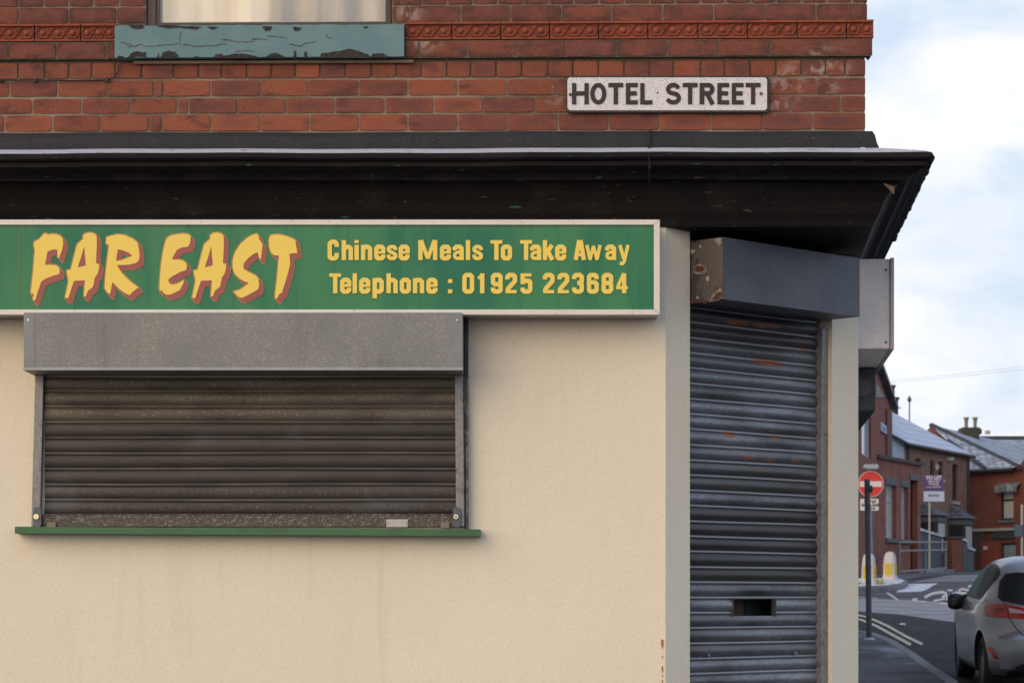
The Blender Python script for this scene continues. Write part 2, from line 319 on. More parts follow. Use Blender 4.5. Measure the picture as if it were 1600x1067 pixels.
m_stone = mat('grey_stone_lintel', (.125, .135, .145), .85, over=[dict(scale=4, lo=.4, hi=.7, col=(.07, .075, .08), fac=.6)])
m_stone_l = mat('pale_stone', (.42, .37, .32), .85, over=[dict(scale=2, lo=.4, hi=.7, col=(.24, .21, .185), fac=.6)])
m_render_w = mat('pale_blue_render', (.42, .47, .55), .85, over=[dict(scale=1.2, lo=.4, hi=.7, col=(.32, .37, .45), fac=.6)])
m_grey_r = mat('grey_pebbledash', (.075, .080, .090), .9, over=[dict(scale=8, lo=.4, hi=.7, col=(.05, .055, .06), fac=.6)])
m_glass_d = mat('window_dark', (.020, .024, .028), .12, spec=.7)
m_glass_l = mat('window_sky', (.30, .40, .44), .15, over=[dict(scale=.8, lo=.45, hi=.6, col=(.20, .27, .31), fac=.8)], spec=.7)
m_glass_c = mat('window_net_sky', (.42, .47, .48), .3, over=[dict(scale=1.5, lo=.45, hi=.6, col=(.52, .47, .38), fac=.8)], spec=.7)
m_wfr = mat('white_frame', (.46, .46, .48), .5)
m_dkfr = mat('dark_joinery', (.028, .030, .033), .5)
m_sgrey = mat('galvanised_post', (.17, .185, .20), .5, metal=.5, over=[dict(scale=6, lo=.4, hi=.7, col=(.11, .12, .135), fac=.6)])
m_pole_d = mat('dark_painted_post', (.060, .066, .078), .5, metal=.2, over=[dict(scale=9, lo=.45, hi=.7, col=(.10, .11, .125), fac=.6)])
m_red_s = mat('red_sign', (.60, .030, .020), .45)
m_white_s = mat('white_sign', (.62, .59, .57), .5)
m_black_s = mat('black_ink', (.02, .02, .02), .6)
m_purple = mat('purple_board', (.085, .040, .155), .5)
m_ltblue = mat('pale_board', (.46, .52, .64), .5)
m_boll = mat('white_plastic', (.45, .42, .41), .5, over=[dict(scale=3, lo=.45, hi=.7, col=(.40, .37, .35), fac=.6)])
m_byel = mat('yellow_panel', (.46, .33, .02), .5)
m_weed = mat('weed_leaf', (.26, .28, .04), .8)
m_pot = mat('chimney_pot', (.20, .165, .115), .9)
m_moss = mat('sooty_chimney_brick', (.050, .048, .042), .95, over=[dict(scale=3, lo=.5, hi=.7, col=(.09, .10, .075), fac=.6)])
m_post_pale = mat('pale_timber_post', (.42, .38, .32), .5)

# ------------------------------------------------------------------ glyph engine (signed distance -> contour -> mesh)
def sd_seg(X, Y, a, b, hw, cap0, cap1):
    ax, ay = a; bx, by = b; dx, dy = bx-ax, by-ay; ln = math.hypot(dx, dy) or 1e-6; ux, uy = dx/ln, dy/ln
    t = (X-ax)*ux+(Y-ay)*uy; s = np.abs(-(X-ax)*uy+(Y-ay)*ux)
    ex = np.maximum(np.maximum(-t, t-ln), -1e9)
    qx = ex; qy = s-hw
    return np.where((qx > 0) & (qy > 0), np.hypot(qx, qy), np.maximum(qx, qy))
def glyph_field(strokes, X, Y, w):
    D = np.full(X.shape, 1e3)
    for st in strokes:
        hw = w/2
        if isinstance(st, tuple): st, hw = st[0], st[1]/2
        for a, b in zip(st, st[1:]): D = np.minimum(D, sd_seg(X, Y, a, b, hw, 0, 0))
        inner = st[1:-1] if st[0] != st[-1] else st
        for p in inner: D = np.minimum(D, np.hypot(X-p[0], Y-p[1])-hw)
    return D
def poly_field(loops, X, Y):
    D = np.full(X.shape, 1e3); inside = np.zeros(X.shape, bool)
    for lp in loops:
        for (ax, ay), (bx, by) in zip(lp, lp[1:]+lp[:1]):
            dx, dy = bx-ax, by-ay; t = np.clip(((X-ax)*dx+(Y-ay)*dy)/(dx*dx+dy*dy+1e-12), 0, 1)
            D = np.minimum(D, np.hypot(X-ax-t*dx, Y-ay-t*dy))
            c = ((ay > Y) != (by > Y)) & (X < (bx-ax)*(Y-ay)/((by-ay) if by != ay else 1e-12)+ax)
            inside ^= c
    return np.where(inside, -D, D)
def contour(D, x0, y0, h):
    ny, nx = D.shape; ins = D < 0; nxt = {}
    def pt(i, j, i2, j2):
        a, b = D[j, i], D[j2, i2]; t = a/(a-b) if a != b else .5
        return (round(x0+h*(i+(i2-i)*t), 5), round(y0+h*(j+(j2-j)*t), 5))
    tot = ins[:-1, :-1].astype(int)+ins[1:, :-1]+ins[:-1, 1:]+ins[1:, 1:]
    for j, i in zip(*np.nonzero((tot > 0) & (tot < 4))):
        c = [(i, j), (i+1, j), (i+1, j+1), (i, j+1)]; s = [ins[q[1], q[0]] for q in c]; cr = []
        for k in range(4):
            a, b = c[k], c[(k+1) % 4]; sa, sb = s[k], s[(k+1) % 4]
            if sa != sb:
                key = tuple(sorted([a, b])); cr.append((sa, pt(*key[0], *key[1])))
        outs = [p for sa, p in cr if sa]; inn = [p for sa, p in cr if not sa]
        if len(outs) == 1: nxt.setdefault(outs[0], []).append(inn[0])
        else:
            nxt.setdefault(outs[0], []).append(inn[0]); nxt.setdefault(outs[1], []).append(inn[1])
    loops = []
    while nxt:
        st = next(iter(nxt)); lp = [st]; cur = st
        while True:
            l = nxt.get(cur)
            if not l: break
            n = l.pop()
            if not l: del nxt[cur]
            if n == st: break
            lp.append(n); cur = n
        if len(lp) > 4: loops.append(lp)
    def simp(lp, tol):
        if len(lp) < 8: return lp
        def dp(a):
            if len(a) < 3: return a
            (x1, y1), (x2, y2) = a[0], a[-1]; l = math.hypot(x2-x1, y2-y1) or 1e-9
            best, bi = -1, 0
            for k in range(1, len(a)-1):
                d = abs((x2-x1)*(y1-a[k][1])-(x1-a[k][0])*(y2-y1))/l if l > 1e-6 else math.hypot(a[k][0]-x1, a[k][1]-y1)
                if d > best: best, bi = d, k
            if best < tol: return [a[0], a[-1]]
            return dp(a[:bi+1])[:-1]+dp(a[bi:])
        h2 = len(lp)//2
        return dp(lp[:h2+1])[:-1]+dp(lp[h2:]+[lp[0]])[:-1]
    return [simp(l, h*.12) for l in loops]
def area(l): return sum(a[0]*b[1]-b[0]*a[1] for a, b in zip(l, l[1:]+l[:1]))/2
def inside_poly(p, l):
    c = False
    for (ax, ay), (bx, by) in zip(l, l[1:]+l[:1]):
        if (ay > p[1]) != (by > p[1]) and p[0] < (bx-ax)*(p[1]-ay)/(by-ay)+ax: c = not c
    return c
def add_loops(mb, loops, f, back):
    """f maps 2D->3D front point, back: vector to rear"""
    ls = sorted(loops, key=lambda l: -abs(area(l)))
    dep = [sum(inside_poly(l[0], k) for k in ls if k is not l) for l in ls]
    for i, l in enumerate(ls):
        if dep[i] % 2: continue
        holes = [k for j, k in enumerate(ls) if dep[j] == dep[i]+1 and inside_poly(k[0], l)]
        allp = [l]+holes; tri = tessellate_polygon([[Vector((x, y, 0)) for x, y in q] for q in allp])
        flat = [q for a in allp for q in a]
        mb.mesh([f(x, y) for x, y in flat], [tuple(t) for t in tri])
        for a in allp:
            n = len(a); v = [f(x, y) for x, y in a]; mb.mesh(v+[p+Vector(back) for p in v], [(k, (k+1) % n, n+(k+1) % n, n+k) for k in range(n)])
def rr(x0, y0, x1, y1, c=2.6): return [(x0+c, y0), (x1-c, y0), (x1, y0+c), (x1, y1-c), (x1-c, y1), (x0+c, y1), (x0, y1-c), (x0, y0+c), (x0+c, y0)]
def ell(cx, cy, a, b, t0, t1, n=14): return [(cx+a*math.cos(R(t0+(t1-t0)*k/n)), cy+b*math.sin(R(t0+(t1-t0)*k/n))) for k in range(n+1)]
CG = {
 'h': [[(3, 0), (3, 31)], [(3, 16.5), (5.5, 20.5), (11, 20.5), (14, 18), (14, 0)]], 'n': [[(3, 0), (3, 23.5)], [(3, 16.5), (5.5, 20.5), (11, 20.5), (14, 18), (14, 0)]],
 'i': [[(3, 0), (3, 23.5)], [(3, 26.3), (3, 31)]], 'l': [[(3, 0), (3, 31)]],
 'e': [[(14, 8.6), (14, 5), (11.5, 2.7), (5.5, 2.7), (3, 5), (3, 18), (5.5, 20.7), (11.5, 20.7), (14, 18), (14, 10.2)], ([(3, 12), (15, 12)], 4)],
 's': [([(13.8, 15.5), (13.8, 18.4), (11.5, 20.7), (5.5, 20.7), (3, 18.4), (3, 15.5), (5, 13.5), (12, 10), (14, 8), (14, 5), (11.5, 2.7), (5.5, 2.7), (3, 5), (3, 8.5)], 5.7)],
 'a': [[(3, 15.5), (3, 18), (5.5, 20.7), (11.5, 20.7), (14, 18), (14, 0)], ([(14, 13.2), (7, 12), (3, 9.5), (3, 5), (5.5, 2.7), (10, 2.7), (14, 5)], 5)],
 'o': [rr(3, 2.7, 14, 20.7)], 'p': [[(3, -8), (3, 23.5)], [(3, 17), (6, 20.7), (11.5, 20.7), (14, 18), (14, 5), (11.5, 2.7), (6, 2.7), (3, 6)]],
 'k': [[(3, 0), (3, 31)], [(14.3, 23.5), (6, 11)], [(7.5, 14), (14.8, 0)]],
 'w': [([(2.6, 23.5), (7.4, 1.5)], 5.4), ([(7.4, 0), (13, 22)], 5), ([(13, 22), (18.8, 0)], 5), ([(18.8, 1.5), (23.6, 23.5)], 5.4)],
 'y': [([(2.6, 23.5), (9, 2)], 5.6), ([(15.6, 23.5), (9.2, -3), (7, -5.4), (2.4, -5.4)], 5.4)],
 'M': [[(3, 0), (3, 31)], [(26.5, 0), (26.5, 31)], ([(4.2, 31), (14.75, 2.4)], 6), ([(25.3, 31), (14.75, 2.4)], 6)],
 'T': [([(0, 28.3), (19, 28.3)], 5.4), [(9.5, 0), (9.5, 28.3)]],
 'C': [[(14, 20.5), (14, 25.6), (11.5, 28.3), (5.5, 28.3), (3, 25.6), (3, 5), (5.5, 2.7), (11.5, 2.7), (14, 5), (14, 11)]],
 'A': [[(2.8, 0), (8.4, 31)], [(16.0, 0), (10.4, 31)], ([(4, 8.2), (15, 8.2)], 4.6)],
 '0': [rr(3, 2.7, 15, 28.3)], '1': [[(9.8, 0), (9.8, 31)], ([(9.8, 28), (3.4, 23)], 5)],
 '9': [[(3, 9), (3, 5), (5.5, 2.7), (12.5, 2.7), (15, 5), (15, 25.8), (12.5, 28.3), (5.5, 28.3), (3, 25.8), (3, 16.6), (5.5, 14), (15, 14)]],
 '6': [[(15, 22), (15, 25.8), (12.5, 28.3), (5.5, 28.3), (3, 25.8), (3, 5), (5.5, 2.7), (12.5, 2.7), (15, 5), (15, 14.4), (12.5, 17), (3, 17)]],
 '2': [[(3, 21.5), (3, 25.8), (5.5, 28.3), (12.5, 28.3), (15, 25.8), (15, 19), (4, 7), (3, 3)], ([(.2, 2.5), (17.6, 2.5)], 5)],
 '5': [([(17, 28.5), (3, 28.5)], 5), [(3, 30.9), (3, 14)], [(3, 16.5), (6, 19.4), (12.5, 19.4), (15, 16.8), (15, 5), (12.5, 2.7), (5.5, 2.7), (3, 5), (3, 9)]],
 '3': [[(3, 22), (3, 25.8), (5.5, 28.3), (12.5, 28.3), (15, 25.8), (15, 18.5), (12.5, 16), (8, 16)], [(12.5, 16), (15, 13.4), (15, 5), (12.5, 2.7), (5.5, 2.7), (3, 5), (3, 9)]],
 '8': [rr(3, 2.7, 15, 15.8), rr(3.2, 15.8, 14.8, 28.3)], '4': [[(13.4, 0), (13.4, 31)], ([(12.6, 31), (3, 9.5)], 5), ([(1, 8.6), (19.4, 8.6)], 4.8)],
 ':': [[(3, 0), (3, 6)], [(3, 16), (3, 22)]] }
TR = {
 'H': [[(3.3, 0), (3.3, 33)], [(22.7, 0), (22.7, 33)], [(3, 17), (23, 17)]], 'O': [ell(12.2, 16.5, 9.2, 13.5, 0, 360, 30)],
 'T': [[(0, 30), (23.2, 30)], [(11.6, 0), (11.6, 30)]], 'E': [[(3, 0), (3, 33)], [(3, 30), (18.2, 30)], [(3, 17), (16.6, 17)], [(3, 3), (18.2, 3)]],
 'L': [[(3, 0), (3, 33)], [(3, 3), (18.6, 3)]],
 'S': [ell(11.8, 23.6, 8, 6.6, 18, 180, 10)+ell(11.8, 23.6, 8, 6.6, 180, 240, 4)[1:]+[(12, 16.9)]+ell(11.8, 9.9, 8.8, 7.0, 60, 0, 4)+ell(11.8, 9.9, 8.8, 7.0, 0, -162, 10)[1:]],
 'R': [[(3, 0), (3, 33)], [(3, 30), (13, 30)]+ell(13, 23.5, 6.2, 6.5, 90, -90, 10)+[(3, 17)], [(11, 17), (19.8, 0)]] }
_gc = {}
def glyph_loops(dic, w, ch):
    k = (id(dic), ch)
    if k not in _gc:
        h = .3; xs = np.arange(-3, 34, h); ys = np.arange(-11, 37, h); X, Y = np.meshgrid(xs, ys)
        _gc[k] = contour(glyph_field(dic[ch], X, Y, w)+1e-7, -3, -11, h)
    return _gc[k]

# ------------------------------------------------------------------ ground and street (setting)
def sheet(name, poly2, dz, m, thick=.0, dens=None):
    """poly2: list of (x,y) ground coordinates; follows zg; returns structure object"""
    ys = sorted({p[1] for p in poly2}); y0, y1 = ys[0], ys[-1]
    step = max((y1-y0)/40, .4)
    pts = []
    n = len(poly2)
    for i in range(n):
        a, b = poly2[i], poly2[(i+1) % n]; l = math.hypot(b[0]-a[0], b[1]-a[1]); k = max(1, int(l/step))
        pts += [(a[0]+(b[0]-a[0])*t/k, a[1]+(b[1]-a[1])*t/k) for t in range(k)]
    N = len(pts); xs = [p[0] for p in pts]; x0, x1 = min(xs), max(xs)
    inner = []
    gx = x0
    kn = [p[0] for p in PROF if y0 < p[0] < y1]
    for yy in kn+list(np.arange(y0+step, y1, step)):
        for xx in np.linspace(x0, x1, 7):
            if inside_poly((xx, yy), pts): inner.append((xx, yy))
    r = delaunay_2d_cdt([Vector(p) for p in pts+inner], [(i, (i+1) % N) for i in range(N)], [], 1, 1e-5)
    mb = MB(); mb.mesh([(v.x, v.y, zg(v.y)+dz) for v in r[0]], r[2])
    if thick:
        v = [Vector((p[0], p[1], zg(p[1])+dz)) for p in pts]
        mb.mesh(v+[p-Vector((0, 0, thick)) for p in v], [(k, (k+1) % N, N+(k+1) % N, N+k) for k in range(N)])
    for f in mb.f:
        pass
    o = mb.build(name, m, base=(0, 0, 0)); tag(o, kind='structure')
    return o
def g2(px, py): v = G(px, py); return (v.x, v.y)
# the ground to the horizon
mb = MB(); ysn = [p[0] for p in PROF]; xsn = [-800, -60, -10, 10, 40, 120, 900]
for (ya, yb) in zip(ysn, ysn[1:]):
    for (xa, xb) in zip(xsn, xsn[1:]):
        mb.face([(xa, ya, zg(ya)), (xb, ya, zg(ya)), (xb, yb, zg(yb)), (xa, yb, zg(yb))])
tag(mb.build('ground', m_asph, base=(0, 0, 0)), kind='structure')
sheet('road_near_surface', [g2(1300, 953), g2(1400, 960), g2(1500, 974), (9.5, 26), (9.5, 5), (3.0, 4.0), g2(1470, 1064), g2(1300, 975)], .004, m_asph_d)
sheet('road_worn_surface', [g2(1290, 934), g2(1420, 937), g2(1530, 944), g2(1700, 950), g2(1700, 978), g2(1500, 973), g2(1400, 959), g2(1290, 952)], .004, m_asph_l)
sheet('road_frosted_surface', [g2(1400, 925), g2(1418, 912), g2(1466, 911), g2(1448, 921), g2(1438, 924)], .004, m_snow)
sheet('road_upper_surface', [g2(1425, 909), g2(1480, 899), g2(1540, 890.5), g2(1700, 888), g2(1700, 906), g2(1500, 908)], .004, m_asph_l)
# near pavement, wraps the corner
kl = [(lambda v: (v.x, v.y))(G(px_, py_, .116)) for px_, py_ in ((1300, 982), (1341, 984), (1368, 988), (1399, 1000), (1431, 1020), (1458, 1039), (1495, 1062))]
pv = [(-8, -2.2), (0.6, -2.2), (2.0, -1.6), (2.75, 0.0), (3.05, 3.0)]+list(reversed(kl))+[(kl[0][0]-9, kl[0][1]-2), (-8, 2)]
sheet('pavement', pv, .11, m_pave, thick=.12)
kerb = MB(); kp = [(-8, -2.2), (0.6, -2.2), (2.0, -1.6), (2.75, 0.0), (3.05, 3.0)]+list(reversed(kl))
for i in range(len(kp)-1):
    a, b = Vector(kp[i]), Vector(kp[i+1]); l = (b-a).length; d = (b-a)/l; nrm = Vector((d.y, -d.x)); n = max(1, int(l/.9))
    for k in range(n):
        p = a+d*(l*k/n+.006); q = a+d*(l*(k+1)/n-.006)
        vs = []
        for (pp, o_) in ((p, -.14), (q, -.14), (q, .004), (p, .004)):
            w_ = pp+nrm*o_; vs.append((w_.x, w_.y, zg(w_.y)))
        top = [(x, y, z+.116) for x, y, z in vs]; bot = [(x, y, z-.05) for x, y, z in vs]
        kerb.mesh(bot+top, [(3, 2, 1, 0), (4, 5, 6, 7), (0, 1, 5, 4), (1, 2, 6, 5), (2, 3, 7, 6), (3, 0, 4, 7)])
tag(kerb.build('kerb', m_kerb, base=(0, 0, 0), bevel=.01), kind='structure')
# paving joints on the near pavement
jn = MB()
for k in range(26):
    y = 8+k*.62
    jn.mesh([(1.9, y, zg(y)+.1115), (7, y-.2, zg(y-.2)+.1115), (7, y-.188, zg(y-.188)+.1115), (1.9, y+.012, zg(y+.012)+.1115)], [(0, 1, 2, 3)])
jn_o = jn.v
kx = lambda y: np.interp(y, [0, 3]+[p[1] for p in reversed(kl)], [2.75, 3.05]+[p[0] for p in reversed(kl)])
jn.v = [Vector((min(v.x, float(kx(v.y))-.05), v.y, zg(v.y)+.1118)) for v in jn.v]
for xo in (.5, 1.35, 2.2):
    for k in range(30):
        y = 6+k*.6+(0.3 if xo == 1.35 else 0)
        x = float(kx(y))-xo
        if x > 1.9+.083*y-.0: jn.mesh([(x, y, zg(y)+.1118), (x+.012, y, zg(y)+.1118), (x+.06, y+.6, zg(y+.6)+.1118), (x+.048, y+.6, zg(y+.6)+.1118)], [(0, 1, 2, 3)])
tag(jn.build('pavement_joints', m_joint, base=(0, 0, 0)), kind='structure')
def stroke_px(pts, w0, w1=None):
    """image-space thick polyline -> polygon in px"""
    w1 = w1 or w0; L_, R_ = [], []
    for i, p in enumerate(pts):
        a = Vector(pts[max(i-1, 0)]); b = Vector(pts[min(i+1, len(pts)-1)]); t = (b-a).normalized(); w = w0+(w1-w0)*i/(len(pts)-1)
        n = Vector((-t.y, t.x))*w/2; L_.append(Vector(p)+n); R_.append(Vector(p)-n)
    return [tuple(v) for v in L_+R_[::-1]]
def marking(name, polys, m, dz=.008):
    mb = MB()
    for pl in polys:
        v = [G(x, y) for x, y in pl]; v = [Vector((p.x, p.y, zg(p.y)+dz)) for p in v]
        tri = tessellate_polygon([[Vector((x, y, 0)) for x, y in pl]]); mb.mesh(v, [tuple(t) for t in tri])
    o = mb.build(name, m, base=(0, 0, 0)); tag(o, kind='structure'); return o
z3 = lambda pts: [(1330+x/5.156, 860+y/5.156) for x, y in pts]
z8 = lambda pts: [(1400+x/10, 890+y/10) for x, y in pts]
marking('double_yellow_lines', [stroke_px(z3([(-40, 500), (60, 522), (130, 538), (210, 570), (300, 612), (440, 692), (575, 757)]), 1.6, 4.2),
                                stroke_px(z3([(-40, 520), (60, 552), (130, 578), (210, 612), (350, 690), (480, 760)]), 1.6, 4.6)], m_painty)
marking('road_lettering', [z8([(240, 487), (262, 450), (342, 445), (320, 483), (480, 490), (468, 514)]),
    stroke_px(z8([(445, 437), (500, 405), (560, 376), (640, 360), (735, 350), (785, 372), (790, 400), (720, 430)]), 4.2),
    stroke_px(z8([(585, 488), (680, 470), (760, 455)]), 3.1), stroke_px(z8([(780, 445), (855, 478)]), 5.3),
    stroke_px(z8([(825, 420), (890, 385), (950, 358), (1040, 366), (1130, 378)]), 4.2), stroke_px(z8([(805, 318), (880, 326)]), 3.1),
    stroke_px(z8([(975, 322), (1040, 300), (1110, 318), (1200, 326)]), 3.5), z8([(1110, 275), (1140, 240), (1260, 232), (1230, 285)]),
    stroke_px(z8([(680, 520), (790, 536), (910, 552)]), 2.5), stroke_px(z8([(1060, 430), (1120, 400), (1200, 395)]), 3.9)], m_paintw)
marking('give_way_line', [stroke_px([(1386, 926), (1403, 937.5)], 2.6), stroke_px([(1341, 933), (1372, 935)], .9)], m_paintw)
# far pavement and its kerb
sheet('far_pavement', [g2(1300, 903), g2(1345, 906), g2(1402, 907), g2(1450, 899), g2(1500, 892.5), g2(1545, 888), g2(1640, 886), g2(1700, 886), (60, 125), (5, 125), (5, 85)], .13, m_kerb, thick=.2)
# traffic island
isl = [g2(1325, 916), g2(1335, 909.5), g2(1380, 909.5), g2(1408, 911), g2(1419, 914.5), g2(1412, 920), g2(1390, 924), g2(1341, 926), g2(1325, 924)]
sheet('traffic_island', isl, .13, m_kerb, thick=.2)
cx_, cy_ = sum(p[0] for p in isl)/9, sum(p[1] for p in isl)/9
sheet('island_snow', [(cx_+(p[0]-cx_)*.9, cy_+(p[1]-cy_)*.88) for p in isl], .15, m_snow)

# ------------------------------------------------------------------ main corner building
A = Vector((.727, 0)); B = Vector((1.784, 1.057)); SD = Vector((.083, 1)).normalized(); SN = Vector((SD.y, -SD.x))
Wc = Vector((1.696, 0)); DL = 26.0
bld = thing('corner_shop_building', (0, 0, 0), 'red brick corner building with cream rendered ground floor and black painted cornice', 'building')
ch = (B-A).normalized(); cn = Vector((ch.y, -ch.x))
Lp = Vector((.851, .124)); Rp = Vector((1.629, .902)); rec = .068
plan = [Vector((-4.2, 0)), A, Lp, Lp-cn*.20, Rp-cn*.20, Rp, B, B+SD*DL, Vector((-4.2, 27))]
mb = MB()
for i in range(len(plan)):
    a, b = plan[i], plan[(i+1) % len(plan)]
    mb.face([(a.x, a.y, -.2), (b.x, b.y, -.2), (b.x, b.y, 3.44 if i in (0, 7, 8) else 3.285), (a.x, a.y, 3.44 if i in (0, 7, 8) else 3.285)])
o = mb.build('rendered_wall', m_render, bld, fixn=False)
# rust drips on the arris at A
mb = MB()
for (py, h, w) in ((998, 16, 4.0), (1024, 4, 2.2), (1040, 11, 2.4), (1053, 5, 1.6), (1061, 9, 1.8)):
    s_ = 330.; x0 = (1035-800)/s_; z1 = 1.5+(940-py)/s_; zz = h/s_; w_ = w/s_
    mb.prism([(x0-w_/2, -.002, z1), (x0+w_/2, -.002, z1-.004), (x0+w_*.4, -.002, z1-zz*.6), (x0, -.002, z1-zz), (x0-w_*.5, -.002, z1-zz*.5)], (0, .004, 0))
mb.build('rust_drip', mat('rust_stain', (.33, .13, .03), .9, over=[dict(scale=90, lo=.4, hi=.6, col=(.45, .24, .08), fac=.7)]), bld)
# soffit over the chamfered doorway
mb = MB()
mb.prism([(A.x-.1, .0, 3.272), (Wc.x+.0, .0, 3.272), (B.x+.01, B.y+.05, 3.272), (A.x-.1, B.y+.1, 3.272)], (0, 0, .14))
mb.build('soffit', m_black, bld)
# --- bricks
def q(px): return (px-800)/330.
def qz(py): return 1.5+(940-py)/330.
rows = []  # (z0,z1,joints,proj,kind)
rows.append((203.2, 178.5, [-70, 7, 82, 156, 232, 252, 329, 406, 483, 560, 637, 715, 792, 872, 951, 1030, 1110, 1191, 1270, 1352]))
rows.append((175.2, 152.5, [-27, 50, 127, 202, 276, 294, 370, 447, 523, 601, 678, 755, 835, 913, 992, 1071, 1150, 1200, 1235, 1313, 1352]))
rows.append((148.2, 124.5, [-62, 15, 90, 166, 240, 255, 329, 407, 481, 560, 637, 715, 792, 868, 946, 1025, 1110, 1200, 1275, 1352]))
rows.append((120, 96, [-10, 28, 70, 107, 143, 180, 221, 271, 310, 346, 385, 424, 461, 500, 539, 580, 619, 658, 698, 735, 775, 815, 856, 895, 935, 975, 1015, 1052, 1095, 1132, 1172, 1212, 1252, 1290, 1320, 1352]))
rows.append((90, 65.5, [-62, 15, 89, 166, 182, 'gap', 632, 655, 730, 805, 882, 962, 1042, 1122, 1201, 1282, 1362]))
band_row = (63, 35)
rows.append((33, 9, [-50, 28, 107, 182, 228, 'gap', 612, 640, 720, 797, 877, 955, 1035, 1115, 1195, 1275, 1355]))
hj = [612]+[620+39.5*k for k in range(1, 19)]+[1355]
rows.append((6, -19, [-50, -12, 28, 68, 107, 146, 186, 228, 'gap']+hj))
py = -22
for r in range(44):
    st = r % 2
    j = [-130+78*k+(39 if st else 0) for k in range(30)]
    if py > -440:
        left = [x for x in j if x < 215]+[228]; right = [612]+[x for x in j if 635 < x < 1335]+[1355]; jj = left+['gap']+right
    else: jj = [x for x in j if x < 1335]+[1355]
    rows.append((py, py-25, jj)); py -= 28
TOPZ = qz(py)
V = []; Fc = []; at = {'bt': [], 'be': [], 'bp': [], 'bs': [], 'ce': []}
for ri, (p0, p1, js) in enumerate(rows):
    z0, z1 = qz(p0), qz(p1); corb = .022 if ri == 4 else 0; dark = 1 if ri in (4, 5, 6) else 0
    if ri > 6: corb = 0
    ext = [-4.2]
    x_first = q(js[0]);
    full = []
    x = x_first
    while x > -4.2: x -= .2364; full.append(x)
    xs = [(a, True) for a in reversed(full)]+[((q(a), True) if a != 'gap' else ('gap', False)) for a in js]
    for (a, _), (b, _) in zip(xs, xs[1:]):
        if a == 'gap' or b == 'gap': continue
        last = abs(b-q(js[-1])) < 1e-6
        gj = .0048 if ri < 3 else .0045
        x0 = a+gj; x1 = b-(.0 if last else gj)
        cr = random.random()**1.5*(1 if ri < 4 else .5); bt = random.random(); bt = bt*.75+.15*random.random()
        if dark: bt *= .4
        if a > 1.0: bt *= .8
        elif a < -.4 and ri < 4: bt = min(1, bt+.22)
        bp = random.random(); proud = random.uniform(-.0015, .0015)+corb
        nx = 7; nz = 4; W_, H_ = x1-x0, z1-z0
        base = len(V); c = .0015+random.random()*.003
        ph = [random.uniform(0, 6.28) for _ in range(4)]
        for iz in range(nz+1):
            for ix in range(nx+1):
                u, w = ix/nx, iz/nz
                u2 = u; w2 = w
                X = x0+W_*u2; Z = z0+H_*w2
                # rounded, uneven arrises
                eu = min(u, 1-u)*W_; ew = min(w, 1-w)*H_
                if ix in (0, nx): X += (1 if ix == 0 else -1)*(.0006*math.sin(w*5+ph[0]) + (c*.6 if iz in (0, nz) else 0))*(0 if (last and ix == nx) else 1)
                if iz in (0, nz): Z += (1 if iz == 0 else -1)*(.0008*math.sin(u*7+ph[1]) + (c*.6 if ix in (0, nx) else 0))
                edge = ix in (0, nx) or iz in (0, nz)
                Y = -proud+(.0012 if edge else 0)+random.uniform(-.0003, .0003)
                V.append((X, Y, Z)); 
                e = 1-min(1, min(eu/.05, ew/.022))
                low = 1-min(1, w/.55) if ri in (4, 5) or random.random() < -1 else 0
                at['bt'].append(bt); at['be'].append(max(e, low*1.1 if bt < .35 else low*.5)); at['bp'].append(bp); at['ce'].append(cr*max(0, math.sin(math.pi*u)**.6*math.sin(math.pi*w)))
                if ri < 4: at['be'][-1] *= .35
                sm_ = 0
                for (sx, sz, sr, ss) in ((q(1285), qz(112), .16, 1), (q(665), qz(60), .10, 1.0), (q(1232), qz(130), .13, .9), (q(1212), qz(160), .09, .9), (q(870), qz(148), .07, .9), (q(640), qz(20), .08, 1)):
                    dd = math.hypot(X-sx, (Z-sz)*1.2)/sr
                    if dd < 1: sm_ = max(sm_, ss*(1-dd**2))
                at['bs'].append(sm_)
        for iz in range(nz):
            for ix in range(nx):
                k = base+iz*(nx+1)+ix; Fc.append((k, k+1, k+nx+2, k+nx+1))
        # rim
        rim = [base+ix for ix in range(nx+1)]+[base+iz*(nx+1)+nx for iz in range(1, nz+1)]+[base+nz*(nx+1)+ix for ix in range(nx-1, -1, -1)]+[base+iz*(nx+1) for iz in range(nz-1, 0, -1)]
        b2 = len(V)
        for k in rim:
            X, Y, Z = V[k]; V.append((X, .016+(.10 if (last and X > x1-.02) else 0), Z))
            for an in at: at[an].append(at[an][k])
            at['be'][-1] = 1
        n = len(rim)
        for k in range(n): Fc.append((rim[(k+1) % n], rim[k], b2+k, b2+(k+1) % n))
mb = MB(); mb.v = [Vector(v) for v in V]; mb.f = Fc; mb.uv = [[(0, 0)]*4]*len(Fc); mb.mi = [0]*len(Fc); mb.at = at
mb.build('brick_wall', m_brick, bld, tilt=True, fixn=False)
